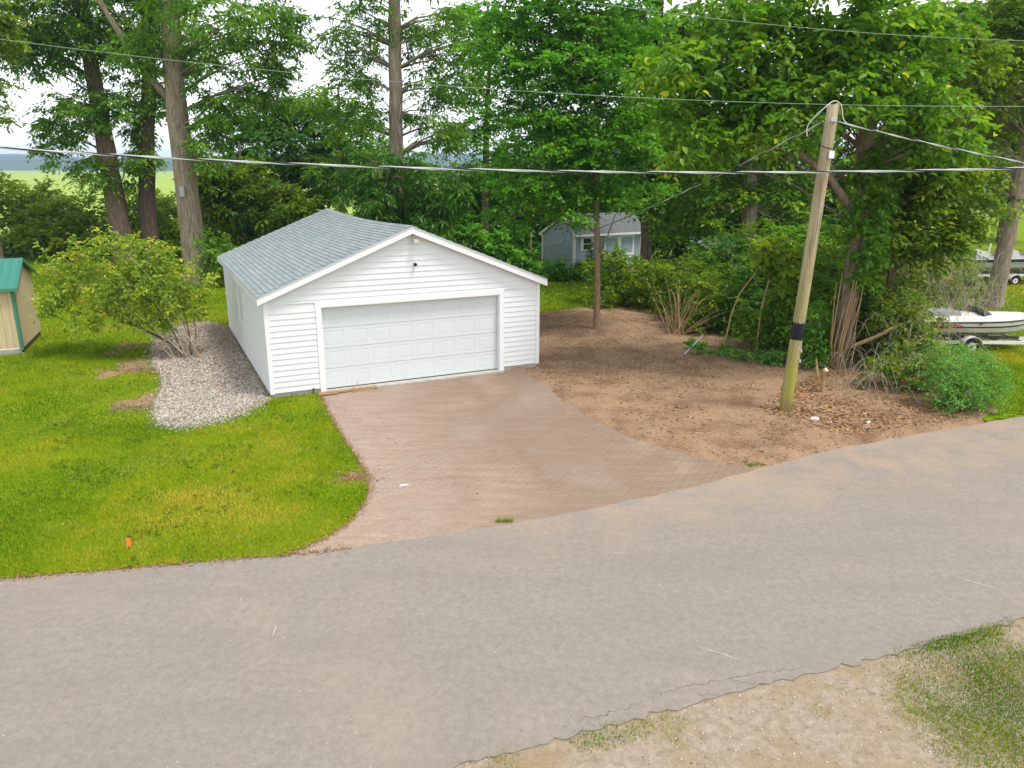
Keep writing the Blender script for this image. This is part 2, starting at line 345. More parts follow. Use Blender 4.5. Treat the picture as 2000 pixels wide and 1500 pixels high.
GRAVEL = smooth_line([(-5.95, 17.9), (-6.28, 16.6), (-6.87, 15.93), (-7.45, 15.68), (-8.1, 16.2), (-8.7, 17.5), (-9.35, 19.6), (-10.9, 21.9), (-11.9, 24.2), (-12.3, 26.5), (-11.6, 28.2), (-10.25, 26.9)], 2)
GX, GY, YAW, GW, GD = -6.0012, 18.0198, .4513, 7.489, 9.402
ca, sa = math.cos(YAW), math.sin(YAW)
def gw(x, y): return (GX+ca*x-sa*y, GY+sa*x+ca*y)
FOOT = [gw(0, 0), gw(GW, 0), gw(GW, GD), gw(0, GD)]

# ------------------------------------------------------------------ setting
R_ = 4500
sheet('ground', [(R_*math.cos(i*PI/24), R_*math.sin(i*PI/24)) for i in range(48)], -.03, 'wide_ground')
sheet('field', [(-900, 64), (3, 64), (30, 120), (300, 500), (1500, 1400), (-1500, 1400)], .25, 'field', thick=.3)
road_poly = jit_line(ROAD_FAR, .25, .02)+jit_line(ROAD_NEAR[::-1], .09, .022)
sheet('road', road_poly, .018, 'asphalt', thick=.06)
ROAD = bpy.data.objects['road']; M['crack'] = mat('crack', (.085, .072, .06), 1, .05); M['scuff'] = mat('scuff', (.46, .44, .41), .9, .1)
def crack(pts, w, m_, nm, jit=.02):
    P = jit_line(pts, .05, jit); mb = MB(); n_ = len(P)
    for i, (a, b) in enumerate(zip(P, P[1:])):
        L_ = math.hypot(b[0]-a[0], b[1]-a[1]); nx, ny = -(b[1]-a[1])/max(L_, 1e-6), (b[0]-a[0])/max(L_, 1e-6); w0 = w*random.uniform(.35, 1)*min(1, .25+2*min(i, n_-i)/n_); w1 = w0
        mb.poly([(a[0]-nx*w0, a[1]-ny*w0, .0195), (b[0]-nx*w1, b[1]-ny*w1, .0195), (b[0]+nx*w1, b[1]+ny*w1, .0195), (a[0]+nx*w0, a[1]+ny*w0, .0195)], [(0, 1, 2, 3)])
    mb.build(nm, m_, ROAD)
for pts in ([(1.35, 6.85), (1.9, 7.12), (2.5, 7.3), (3.0, 7.42), (3.5, 7.5)], [(1.9, 7.12), (2.1, 6.98), (2.3, 7.0)], [(2.5, 7.3), (2.6, 7.18), (2.85, 7.2)], [(.55, 6.5), (.9, 6.66), (1.35, 6.85)]): crack(pts, .0045, 'crack', 'crack', .022)
for pts in ([(2.2, 7.9), (2.7, 7.62)], [(-2.95, 8.35), (-2.93, 8.05)], [(6.2, 9.6), (6.75, 9.15)], [(1.35, 10.2), (1.75, 10.15)]): crack(pts, .006, 'scuff', 'scratch', .004)
drive_poly = DRIVE_L[:-1]+[(-3.6, 9.7)]+[(x, y-.25) for x, y in ROAD_FAR if -3.4 < x < 4.7]+[(4.9, 13.4)]+DRIVE_R[::-1]+[gw(6.75, -.02), gw(1.0, -.02)]
# lawns as thin turf sheets
lawn_poly = jit_line([(-60, 1.3)]+[(x, y+.02) for x, y in ROAD_FAR if -50 < x < -3.5], .2, .03)+jit_line(DRIVE_L[::-1], .15, .015)+[gw(.95, -.05), gw(-.0, -.05), gw(-.05, GD), (-9, 34), (-5, 46), (-12, 56), (-70, 56)]
sheet('lawn', lawn_poly, .024, 'lawn_base', thick=.05)
sheet('back_lawn', [gw(GW+.05, 5), gw(GW+.05, GD), gw(0, GD+.1), (-9, 34), (-5, 46), (8, 50), (8, 33), (4.2, 31.4), (2.6, 30.4), (1.3, 29.3), (.2, 28.2)], .012, 'lawn_base', thick=.04)
sheet('right_lawn', jit_line([(10.9, 16.5), (12.06, 17.0), (18, 19.35)], .2, .06)+[(60, 34), (80, 90), (26, 90), (20, 50), (16, 30), (12.4, 22.5), (11.2, 18.5)], .014, 'lawn_base', thick=.04)
def patch(cx, cy, rx, ry, z):
    P = []
    for i in range(46):
        a = 2*PI*i/46; k = 1+.35*math.sin(3*a+cx)+.2*math.sin(7*a+cy)+random.uniform(-.12, .12); P.append((cx+rx*k*math.cos(a), cy+ry*k*math.sin(a)))
    return sheet('bare_patch', P, z, 'soil')
patch(-9.0, 17.6, .55, .8, .0265); patch(-10.9, 20.9, .8, .9, .0275); patch(-12.3, 23.4, .5, .9, .0285); patch(-2.95, 13.0, .26, .2, .0262)
verge_poly = [(x, y+.06) for x, y in ROAD_NEAR if -30 < x < 30]+[(30, -10), (-30, -10)]
sheet('verge', verge_poly, .002, 'sand')
# bare soil yard: uneven grid that dips below its neighbours at the rim
soil_poly = [gw(GW-.15, -.1)]+[(x-.03, y-.03) for x, y in DRIVE_R]+[(x, y+.03) for x, y in ROAD_FAR if 4.9 < x < 11.2]+[(11.6, 17.2), (12.4, 21), (11.5, 24), (9.5, 28), (6.5, 31), (4.0, 31.6), (2.6, 30.9), (1.5, 29.8), (.4, 28.8), gw(GW-.1, 6)]
xs = np.arange(-1.2, 13, .12); ys = np.arange(13, 32.5, .12); X, Y = np.meshgrid(xs, ys)
ins = inside(X, Y, soil_poly); ed = edge_dist(X, Y, soil_poly); sd = np.where(ins, ed, -ed)
sd = sd+((vnoise(X, Y, 1.9, 5)-.5)*.35+(vnoise(X, Y, 5.1, 6)-.5)*.22)*np.clip((Y-15)/4, .15, 1)
Zs = np.clip(sd*.35, -.05, .035)+.012+(vnoise(X, Y, 1.7, 1)-.5)*.05*np.clip(sd*3, 0, 1)+(vnoise(X, Y, 6, 2)-.5)*.022*np.clip(sd*4, 0, 1)+.05*np.exp(-((X-3)**2+(Y-29.2)**2)/3.2)+.08*np.clip((Y-24.5)/6, 0, 1)*np.clip(sd, 0, 1)
def soil_z(x, y):
    i = int(np.clip(round((x+1.2)/.12), 0, len(xs)-1)); j = int(np.clip(round((y-13)/.12), 0, len(ys)-1)); return float(Zs[j, i])
idx = np.arange(X.size).reshape(X.shape); keep = (sd[:-1, :-1] > -.35) & (sd[1:, 1:] > -.35) & (sd[:-1, 1:] > -.35) & (sd[1:, :-1] > -.35)
F = np.stack([idx[:-1, :-1], idx[:-1, 1:], idx[1:, 1:], idx[1:, :-1]], -1)[keep]
used = np.unique(F); remap = np.zeros(X.size, np.int32); remap[used] = np.arange(len(used))
tag(link('bare_soil', fast_mesh('bare_soil', np.stack([X, Y, Zs], -1).reshape(-1, 3)[used], remap[F], 'soil', smooth=True)), kind='structure')
# far wooded hills
for k, (yy, h0, x0, x1) in enumerate(((1650, 34, -2600, 600), (2300, 62, -3600, 2600))):
    mb = MB(); n = 150; pts = []
    for i in range(n+1):
        x = x0+(x1-x0)*i/n; e = math.sin(PI*i/n)**.35
        pts.append((x, e*(h0*(.55+.45*vnoise(x, 3, .0016, 9+k))+7*vnoise(x, 1, .02, 3+k)+3*random.random())))
    for (a, ha), (b, hb) in zip(pts, pts[1:]):
        mb.poly([(a, yy, -2), (b, yy, -2), (b, yy+80, hb*.75), (a, yy+80, ha*.75), (b, yy+260, hb), (a, yy+260, ha), (b, yy+700, -2), (a, yy+700, -2)], [(0, 1, 2, 3), (3, 2, 4, 5), (5, 4, 6, 7)])
    tag(mb.build('hills', 'hill_forest', smooth=False), kind='structure')

# ------------------------------------------------------------------ driveway of brick pavers
drive = sheet('driveway', drive_poly, .0068, 'paver_joint')
BL, BW, GAP, BH = .205, .105, .0055, .018
bm_ = MB()
a_, b_ = (BL-GAP)/2, (BW-GAP)/2; c_ = .004
bm_.hexa([(-a_, -b_, -BH), (a_, -b_, -BH), (a_, b_, -BH), (-a_, b_, -BH)], [(-a_, -b_, -c_), (a_, -b_, -c_), (a_, b_, -c_), (-a_, b_, -c_)])
bm_.poly([(-a_, -b_, -c_), (a_, -b_, -c_), (a_, b_, -c_), (-a_, b_, -c_), (-a_+c_, -b_+c_, 0), (a_-c_, -b_+c_, 0), (a_-c_, b_-c_, 0), (-a_+c_, b_-c_, 0)], [(4, 5, 6, 7), (0, 1, 5, 4), (1, 2, 6, 5), (2, 3, 7, 6), (3, 0, 4, 7)])
brick_me = bm_.mesh('brick', 'paver_red')
BY = .30; cb, sb = math.cos(BY), math.sin(BY)
bricks = []
for j in range(-160, 160):
    for i in range(-90, 90):
        u = (i+.5*(j % 2))*BL; v = j*BW; bricks.append((u*cb-v*sb-1, u*sb+v*cb+14))
bricks = np.array(bricks)
big_poly = [(x-.12, y) for x, y in drive_poly]
near = inside(bricks[:, 0], bricks[:, 1], drive_poly) | (edge_dist(bricks[:, 0], bricks[:, 1], drive_poly) < .12)
bricks = bricks[near]
vis = inside(bricks[:, 0], bricks[:, 1], drive_poly) & ~inside(bricks[:, 0], bricks[:, 1], road_poly) & ~inside(bricks[:, 0], bricks[:, 1], lawn_poly)
order = np.argsort(np.where(vis, np.hypot(bricks[:, 0], bricks[:, 1]), 1e6))
dz = lambda n: rng.normal(0, .0016, n)+.0108
zz = np.clip(dz(len(bricks))+(vnoise(bricks[:, 0], bricks[:, 1], .8, 3)-.5)*.006, .0082, .0158); zz = .0076+(zz-.0076)*np.clip(1.0-(bricks[:, 0]+.28*bricks[:, 1]-1.2)/2.6, .14, 1)
for k in order[:300]:
    o = link('brick', brick_me, drive, (bricks[k, 0], bricks[k, 1], zz[k])); o.rotation_euler = (random.gauss(0, .008), random.gauss(0, .006), BY+random.gauss(0, .012))
rest = order[300:]
bv = np.array(bm_.v); bf = [f for f in bm_.f]
n = len(rest); ang = BY+rng.normal(0, .012, n); V = np.repeat(bv[None], n, 0)
x = V[..., 0]*np.cos(ang)[:, None]-V[..., 1]*np.sin(ang)[:, None]; y = V[..., 0]*np.sin(ang)[:, None]+V[..., 1]*np.cos(ang)[:, None]
V = np.stack([x+bricks[rest, 0][:, None], y+bricks[rest, 1][:, None], V[..., 2]+zz[rest][:, None]+V[..., 0]*rng.normal(0, .008, n)[:, None]], -1)
F = (np.arange(n)*len(bv))[:, None, None]+np.array(bf)[None]
tag(link('brick_paving', fast_mesh('brick_paving', V, F.reshape(-1, 4), 'paver_red'), drive), kind='stuff')

# ------------------------------------------------------------------ garage
HW, HR, OH, OHS = 2.66, 4.159, .173, .17
SL = (HR-HW)/(GW/2); DL, DR_, DT = 1.349, 6.26, 2.21; FND = .16
g = empty('garage', (GX, GY, 0), YAW); tag(g, 'white clapboard garage with grey shingle roof and wide panelled door', 'garage')
def slope_z(x): return HW+SL*(x if x < GW/2 else GW-x)
wt = .12
mb = MB()
for x0, x1 in ((0, wt), (GW-wt, GW)): mb.box(x0, x1, .0, GD, FND, HW-.06)
mb.box(wt, DL, 0, wt, FND, HW-.06); mb.box(DR_, GW-wt, 0, wt, FND, HW-.06); mb.box(DL, DR_, 0, wt, DT, HW-.06)
mb.prism([(0, 0, HW-.06), (GW, 0, HW-.06), (GW/2, 0, HR-.08)], (0, wt, 0))
mb.prism([(0, GD-wt, FND), (GW, GD-wt, FND), (GW, GD-wt, HW-.06), (GW/2, GD-wt, HR-.08), (0, GD-wt, HW-.06)], (0, wt, 0))
mb.build('wall', 'vinyl_white', g)
mb = MB().box(.1, GW-.1, .1, GD-.1, -.05, .04); mb.build('floor_slab', 'concrete', g)
# foundation blocks
for x0, x1 in ((0, DL), (DR_, GW)):
    k = max(2, round((x1-x0)/.4))
    for i in range(k):
        MB().box(x0+(x1-x0)*i/k+.004, x0+(x1-x0)*(i+1)/k-.004, .012+.004*(i % 2), .15, -.1, FND-.002).build('block', 'concrete', g)
for xx in (0.012, GW-.162):
    for i in range(23): MB().box(xx+.003*(i % 2), xx+.15, .16+i*.4+.004, .16+(i+1)*.4-.004, -.1, FND-.002).build('block', 'concrete', g)
# lap siding, one board per course
E_ = .1425
def board(xa0, xa1, xb0, xb1, z0, z1, side):
    lo, hi = (.042 if side == 'l' else .020), .003
    def P(u, d, z):
        if side == 'f': return (u, -d, z)
        if side == 'l': return (-d, u, z)
        if side == 'r': return (GW+d, u, z)
        return (u, GD+d, z)
    v = [P(xa0, -.004, z0), P(xa1, -.004, z0), P(xa1, lo, z0), P(xa0, lo, z0), P(xb0, -.004, z1), P(xb1, -.004, z1), P(xb1, hi, z1), P(xb0, hi, z1)]
    MB().hexa(v[:4], v[4:]).build('siding_board', 'vinyl_white', g)
z = FND-.03
while z < HR-.25:
    z1 = z+E_
    def lim(zz): 
        if zz <= HW-.14: return .06, GW-.06
        t_ = (zz-(HW-.14))/SL; return .06+t_, GW-.06-t_
    a0, a1 = lim(z); b0, b1 = lim(z1)
    if z1 < DT+.16:
        board(.06, DL-.13, .06, DL-.13, z, z1, 'f'); board(DR_+.13, GW-.06, DR_+.13, GW-.06, z, z1, 'f')
    elif b1-b0 > .1: board(a0, a1, b0, b1, max(z, DT+.14) if z < DT+.14 else z, z1, 'f')
    if z1 < HW-.02:
        if z1 > 1.0 and z < 2.2: board(.06, 4.2, .06, 4.2, z, z1, 'l'); board(5.5, GD-.06, 5.5, GD-.06, z, z1, 'l')
        else: board(.06, GD-.06, .06, GD-.06, z, z1, 'l')
        board(.06, GD-.06, .06, GD-.06, z, z1, 'r'); board(.06, GW-.06, .06, GW-.06, z, z1, 'b')
    z = z1
# corner boards
for cx, sx in ((0, -1), (GW, 1)):
    for cy, sy in ((0, -1), (GD, 1)):
        x0, x1 = sorted((cx+sx*.032, cx-sx*.075)); y0, y1 = sorted((cy+sy*.032, cy-sy*.075))
        MB().box(x0, x1, y0, y1, FND-.05, HW-.12).build('corner_board', 'trim_white', g)
# door casing and jambs
MB().box(DL-.14, DL, -.034, .0, .0, DT+.0).build('casing', 'trim_white', g)
MB().box(DR_, DR_+.14, -.034, .0, .0, DT+.0).build('casing', 'trim_white', g)
MB().box(DL-.14, DR_+.14, -.036, .0, DT+.001, DT+.14).build('casing', 'trim_white', g)
MB().box(DL-.02, DL+.015, .002, .16, .0, DT-.002).build('jamb', 'trim_white', g); MB().box(DR_-.015, DR_+.02, .002, .16, .0, DT-.002).build('jamb', 'trim_white', g)
MB().box(DL, DR_, .003, .16, DT-.02, DT-.003).build('jamb', 'trim_white', g)
MB().box(DL-.1, DR_+.1, -.16, .14, -.04, .045).build('door_sill', 'concrete', g)
# sectional door
x0, x1 = DL+.02, DR_-.02; zb = .06; sh = (DT-.03-zb)/4
gd = MB().box(x0, x1, .15, .16, zb, DT-.03).build('garage_door', 'door_white', g)
pw = (x1-x0)/8
fr = MB(); px0, px1, pz0, pz1 = .075, pw-.075, .085, sh-.095
fr.poly([(px0, .1265, pz0), (px1, .1265, pz0), (px1, .1265, pz1), (px0, .1265, pz1), (px0+.04, .122, pz0+.04), (px1-.04, .122, pz0+.04), (px1-.04, .122, pz1-.04), (px0+.04, .122, pz1-.04)], [(4, 5, 6, 7), (0, 1, 5, 4), (1, 2, 6, 5), (2, 3, 7, 6), (3, 0, 4, 7)])
panel_me = fr.mesh('panel', 'door_white')
for r in range(4):
    mb = MB(); za, zc = zb+r*sh+.005, zb+(r+1)*sh-.005
    mb.box(x0, x1, .126, .149, za, zc); mb.box(x0, x1, .120, .126, za, za+.075); mb.box(x0, x1, .120, .126, zc-.085, zc)
    for i in range(9):
        xa, xb = max(x0, x0+i*pw-.065), min(x1, x0+i*pw+.065); mb.box(xa, xb, .120, .126, za+.075, zc-.085)
    mb.build('door_section', 'door_white', gd)
    for i in range(8): link('panel', panel_me, gd, (x0+i*pw, 0, zb+r*sh))
MB().box(x0, x1, .10, .15, .046, .062).build('bottom_seal', 'black_plastic', gd)
# roof deck, shingles, fascia, rake
SAG = lambda y: -.10*math.sin(PI*min(max((y+OH)/(GD+2*OH), 0), 1))
roof = MB()
n = 14; ys_ = [-OH+(GD+2*OH)*i/n for i in range(n+1)]
for sgn in (0, 1):
    X_ = (lambda x: x) if not sgn else (lambda x: GW-x)
    for a, b in zip(ys_, ys_[1:]):
        e0, e1 = -OHS, GW/2
        q = [(X_(e0), a, HW-SL*OHS-.05), (X_(e1), a, HR-.05+SAG(a)), (X_(e1), b, HR-.05+SAG(b)), (X_(e0), b, HW-SL*OHS-.05)]
        roof.hexa(q, [(p[0], p[1], p[2]+.042) for p in q])
roof = roof.build('roof', 'shingle', g)
slen = math.hypot(GW/2+OHS, HR-HW+SL*OHS); rows = 33; ex = slen/rows; tilt = math.atan(SL); tw = .26
sb_ = MB(); h0, h1 = .020, .003
sb_.hexa([(0, -tw/2+.003, -.004), (ex+.02, -tw/2+.003, -.004), (ex+.02, tw/2-.003, -.004), (0, tw/2-.003, -.004)], [(0, -tw/2+.003, h0), (ex+.02, -tw/2+.003, h1), (ex+.02, tw/2-.003, h1), (0, tw/2-.003, h0)])
shingle_me = sb_.mesh('shingle', 'shingle')
tabs = []
for r in range(rows):
    s = r*ex; k = -1
    while True:
        y = -OH+(k+.5*((r*7) % 2))*tw+tw/2; k += 1
        if y+tw/2 < -OH: continue
        if y+tw/2 > GD+OH+.01: break
        if y-tw/2 < -OH-.02: continue
        tabs.append((s, y))
def tab_pos(s, y, right=False):
    x = -OHS-.02+s*math.cos(tilt); zz_ = HW-SL*OHS-.008+(s-.02)*math.sin(tilt)+SAG(y)*(s/slen); return ((GW-x) if right else x, y, zz_)
wpos = [gw(tab_pos(s, y)[0], y) for s, y in tabs]
od = sorted(range(len(tabs)), key=lambda i: math.hypot(*wpos[i]))
for i in od[:300]:
    s, y = tabs[i]; o = link('shingle', shingle_me, roof, tab_pos(s, y)); o.rotation_euler = (0, -tilt, random.gauss(0, .004))
mb = MB()
for right, lst in ((False, od[300:]), (True, range(len(tabs)))):
    for i in lst:
        s, y = tabs[i]; p = Vector(tab_pos(s, y)); Rm = Matrix.Rotation(-tilt, 3, 'Y')
        vv = [Rm @ Vector(v)+p for v in sb_.v]
        if right: vv = [Vector((GW-v.x, v.y, v.z)) for v in vv]
        mb.poly(vv, sb_.f, random.random())
tag(mb.build('shingle_courses', 'shingle', roof, rnd=True), kind='stuff')
for i in range(33):
    y = -OH+i*.3; mb = MB()
    for sx in (-1, 1):
        c = GW/2; mb.hexa([(c, y, HR+.002+SAG(y)), (c+sx*.15, y, HR-.056+SAG(y)), (c+sx*.15, y+.3, HR-.062+SAG(y+.3)), (c, y+.3, HR-.006+SAG(y+.3))][::sx], [(c, y, HR+.016+SAG(y)), (c+sx*.15, y, HR-.04+SAG(y)), (c+sx*.15, y+.3, HR-.046+SAG(y+.3)), (c, y+.3, HR+.004+SAG(y+.3))][::sx])
    if y+.3 < GD+OH+.05: mb.build('ridge_cap', 'shingle', roof)
def rake(yf, yb, nm, drop, top, m_='trim_white'):
    for sx in (0, 1):
        X_ = (lambda x: x) if not sx else (lambda x: GW-x)
        e0 = -OHS-.012
        zf = lambda x: HW+SL*x
        q = [(X_(e0), zf(e0)-drop), (X_(GW/2), zf(GW/2)-drop), (X_(GW/2), zf(GW/2)-top), (X_(e0), zf(e0)-top)]
        MB().hexa([(a, yf, b) for a, b in q], [(a, yb, b) for a, b in q]).build(nm, m_, g)
rake(-OH-.022, -OH-.001, 'rake_board', .20, .035); rake(GD+OH+.001, GD+OH+.022, 'rake_board', .20, .035)
rake(-OH-.034, -OH-.0225, 'drip_edge', .045, .012, 'galv_metal')
for sx in (0, 1):
    X_ = (lambda x: x) if not sx else (lambda x: GW-x)
    q = lambda lo, hi: [(X_(-OHS), lo), (X_(0), lo), (X_(0), hi), (X_(-OHS), hi)]
    xa, xb = sorted((X_(-OHS-.02), X_(-OHS-.001))); zf = HW-SL*OHS
    MB().box(xa, xb, -OH, GD+OH, zf-.16, zf-.032).build('fascia', 'trim_white', g)
    xa, xb = sorted((X_(-OHS), X_(.05))); MB().box(xa, xb, -OH, GD+OH, zf-.135, zf-.12).build('soffit', 'trim_white', g)
    for yf in (-OH, GD+.03):
        v = [(X_(-OHS), yf, HW-SL*OHS-.15), (X_(GW/2), yf, HR-.15), (X_(GW/2), yf+OH-.03, HR-.15), (X_(-OHS), yf+OH-.03, HW-SL*OHS-.15)]
        MB().hexa(v, [(a, b, c+.012) for a, b, c in v]).build('soffit', 'trim_white', g)
# side window
win = MB(); y0, y1, z0, z1 = 4.2, 5.5, .98, 2.26
for a in ((y0, y0+.09, z0, z1), (y1-.09, y1, z0, z1), (y0+.09, y1-.09, z0, z0+.09), (y0+.09, y1-.09, z1-.09, z1)): win.box(-.055, -.0, *a)
w_ = win.build('window', 'trim_white', g); MB().box(-.02, -.002, y0+.09, y1-.09, (z0+z1)/2-.02, (z0+z1)/2+.02).build('sash_rail', 'trim_white', w_)
for a, b in ((z0+.09, (z0+z1)/2-.02), ((z0+z1)/2+.02, z1-.09)): MB().box(-.010, -.004, y0+.09, y1-.09, a, b).build('pane', 'door_white', w_)
# flood lamp, camera, spigot
fl = empty('flood_lamp', gw(3.78, -.05)+(3.87,), YAW); tag(fl, 'cream floodlight fixed under the garage gable peak', 'lamp')
MB().box(-.06, .06, -.02, .045, .06, .11).build('junction_box', 'lamp_cream', fl)
MB().tube([(0, -.02, .06), (-.02, -.07, .02), (.0, -.09, -.04)], .014, 6).build('arm', 'lamp_cream', fl)
hd = MB(); hd.hexa([(-.035, -.05, -.10), (.12, -.05, -.10), (.13, -.19, -.14), (-.02, -.19, -.14)], [(-.01, -.05, -.03), (.09, -.05, -.03), (.11, -.17, -.075), (-.0, -.17, -.075)]); hd = hd.build('head', 'lamp_cream', fl)
MB().hexa([(-.02, -.06, -.108), (.11, -.06, -.108), (.12, -.18, -.143), (-.01, -.18, -.143)], [(-.02, -.06, -.101), (.11, -.06, -.101), (.12, -.18, -.138), (-.01, -.18, -.138)]).build('lens', 'glass_dark', hd)
sc = empty('security_camera', gw(3.83, -.02)+(3.17,), YAW); tag(sc, 'small black security camera on the garage gable siding', 'camera')
MB().tube([(0, 0, 0), (0, -.03, 0)], .035, 12).build('mount', 'black_plastic', sc); MB().tube([(0, -.03, 0), (0, -.05, 0), (0, -.10, -.01), (0, -.11, -.012)], [.03, .042, .042, .03], 12, True).build('housing', 'black_plastic', sc, True)
sp = empty('foundation_vent_pipe', gw(1.02, .0)+(0,), YAW); tag(sp, 'thin black pipe and bracket on the block footing beside garage door', 'pipe')
MB().tube([(0, -.035, -.02), (.0, -.03, .11)], .012, 6).build('pipe', 'black_plastic', sp); MB().box(-.03, .04, -.07, .02, .125, .15).build('bracket', 'dark_metal', sp)
# loose planks at the door
for (xa, ya, xb, yb, wd, th, zz_, nm, lb) in ((1.12, -.22, 2.62, -.21, .16, .045, .028, 'plank', 'long weathered brown plank lying against the garage door sill'),
                                    (1.95, -.34, 2.55, -.30, .05, .02, .012, 'wood_strip', 'thin split wood strip lying beside the long brown plank'),
                                    (1.05, -.30, 1.55, -.33, .07, .025, .03, 'wood_piece', 'short rotten wood piece at the grass end of the plank')):
    A = gw(xa, ya); B = gw(xb, yb); mb = MB(); kk = 5
    P = [Vector((A[0]+(B[0]-A[0])*i/kk, A[1]+(B[1]-A[1])*i/kk, zz_+th/2+random.uniform(-.002, .004))) for i in range(kk+1)]
    dv = Vector((-sa, ca, 0))
    for p, q in zip(P, P[1:]):
        w0, w1 = wd*random.uniform(.42, .5), wd*random.uniform(.42, .5); up = Vector((0, 0, th/2)); mb.hexa([p-dv*w0-up, q-dv*w1-up, q+dv*w1-up, p+dv*w0-up], [p-dv*w0+up, q-dv*w1+up, q+dv*w1+up, p+dv*w0+up])
    tag(mb.build(nm, 'plank_wood'), lb, 'plank')
A = gw(1.92, -.25); B = gw(2.18, -.12)
tag(MB().tube([(A[0], A[1], .07), ((A[0]+B[0])/2+.02, (A[1]+B[1])/2, .13), (B[0], B[1], .24)], [.012, .011, .008], 5).build('stick', 'stem_tan'), 'thin bent stick leaning from the plank onto the garage door', 'stick')

# ------------------------------------------------------------------ gravel bed
gb = sheet('gravel_bed', GRAVEL, .030, 'gravel_base', kind=None, thick=.03); tag(gb, 'pale river pebble bed along the garage side wall', 'gravel bed')
ico = []
ph = (1+5**.5)/2
for a, b in ((1, ph), (-1, ph), (1, -ph), (-1, -ph)): ico += [(0, a, b), (a, b, 0), (b, 0, a)]
ico = np.array(ico); ico = ico/np.linalg.norm(ico[0])
icf = []
for i in range(12):
    for j in range(i+1, 12):
        for k in range(j+1, 12):
            d = [np.linalg.norm(ico[p]-ico[q]) for p, q in ((i, j), (j, k), (i, k))]
            if max(d) < 1.06: icf.append((i, j, k) if np.dot(np.cross(ico[j]-ico[i], ico[k]-ico[i]), ico[i]) > 0 else (i, k, j))
icf = np.array(icf)
def pebbles(name, P, size, parent, m, z):
    n = len(P); r = size[:, None, None]*np.array([1, .75, .5])*rng.uniform(.75, 1.25, (n, 1, 3)); V = ico[None]*r*rng.uniform(.85, 1.12, (n, 12, 1)); a = rng.uniform(0, 2*PI, n)[:, None]
    x = V[..., 0]*np.cos(a)-V[..., 1]*np.sin(a); y = V[..., 0]*np.sin(a)+V[..., 1]*np.cos(a)
    V = np.stack([x+P[:, :1], y+P[:, 1:2], V[..., 2]+(z if np.isscalar(z) else np.asarray(z)[:, None])+size[:, None]*.25], -1)
    return tag(link(name, fast_mesh(name, V, ((np.arange(n)*12)[:, None, None]+icf[None]).reshape(-1, 3), m, np.repeat(rng.random(n), 20)), parent), kind='stuff')
Q = rng.uniform((-12.6, 15.4), (-5.5, 28.6), (100000, 2)); okq = inside(Q[:, 0], Q[:, 1], GRAVEL) & ~inside(Q[:, 0], Q[:, 1], FOOT)
okq &= rng.random(len(Q)) < np.clip(1.0-(Q[:, 1]-18.5)*.085, .10, 1)*.62
Q = Q[okq]; QG = Q; pebbles('pebbles', Q, rng.uniform(.014, .036, len(Q)), gb, 'pebble', .032)
i_ = rng.integers(3, len(GRAVEL)-6, 900); Qs = np.array(GRAVEL)[i_]+np.abs(rng.normal(0, .16, (900, 1)))*unit(np.array(GRAVEL)[i_]-np.array([[-8.6, 21.0]]))+rng.normal(0, .07, (900, 2)); Qs = Qs[~inside(Qs[:, 0], Qs[:, 1], FOOT)]; pebbles('stray_pebbles', Qs, rng.uniform(.012, .03, len(Qs)), gb, 'pebble', .03)
# edging: cast kerb segments round the bed
eg = empty('garden_edging', (GRAVEL[8][0], GRAVEL[8][1], 0)); tag(eg, 'low curved concrete edging round the pebble bed', 'edging')
o0 = Vector(eg.location); line = GRAVEL[3:30]
for (a, b) in zip(line, line[1:]):
    A = Vector((*a, 0))-o0; B = Vector((*b, 0))-o0; d = (B-A).normalized(); nn = Vector((-d.y, d.x, 0))*.055; A = A+d*.006; B = B-d*.006; zz_ = random.uniform(.03, .042)
    MB().hexa([A-nn, B-nn, B+nn, A+nn], [p+Vector((0, 0, zz_)) for p in (A-nn*.85, B-nn*.85, B+nn*.85, A+nn*.85)]).build('kerb_stone', 'old_concrete', eg)

# ------------------------------------------------------------------ tan garden shed
TY = .38
ts = empty('tan_shed', (-15.06, 22.6, 0), TY); tag(ts, 'tan wooden garden shed with green metal roof and lattice skirt', 'shed')
TW, TD, TH, TR = 2.6, 2.9, 2.16, 2.78
mb = MB(); mb.prism([(0, 0, .2), (0, TD, .2), (0, TD, TH-.08), (0, TD*.42, TR-.04), (0, 0, TH-.08)], (-TW, 0, 0)); mb.build('wall', 'tan_wall', ts)
for i in range(1, 13): MB().box(-i*.2-.004, -i*.2+.004, -.004, .0, .21, TH-.1).build('groove', 'plank_wood', ts)
for x0, y0, x1, y1 in ((-.085, -.016, .012, -.001), (.001, -.016, .014, .075), (-TW, -.016, -TW+.085, -.001)): MB().box(x0, x1, y0, y1, .18, TH-.02).build('corner_trim', 'trim_green', ts)
for ya, za, yb, zb_ in ((-.16, TH-.115, TD*.42, TR+.02), (TD*.42, TR+.02, TD+.1, TH-.02)):
    L_ = math.hypot(yb-ya, zb_-za)
    v = [(.13, ya, za), (.13, yb, zb_), (-TW-.13, yb, zb_), (-TW-.13, ya, za)]
    rf = MB().hexa(v, [(a, b, c+.02) for a, b, c in v]).build('roof', 'roof_green', ts)
    for k in range(13):
        x = .10-k*.225; nx = MB(); nx.hexa([(x, ya+.03, za+.02), (x-.03, ya+.03, za+.02), (x-.03, yb, zb_+.02), (x, yb, zb_+.02)], [(x-.006, ya+.03, za+.042), (x-.024, ya+.03, za+.042), (x-.024, yb, zb_+.042), (x-.006, yb, zb_+.042)]); nx.build('roof_rib', 'roof_green', rf)
    v = [(.135, ya, za-.07), (.155, ya, za-.07), (.155, yb, zb_-.07), (.135, yb, zb_-.07)]
    MB().hexa(v, [(a, b, c+.10) for a, b, c in v]).build('rake_trim', 'trim_green', ts)
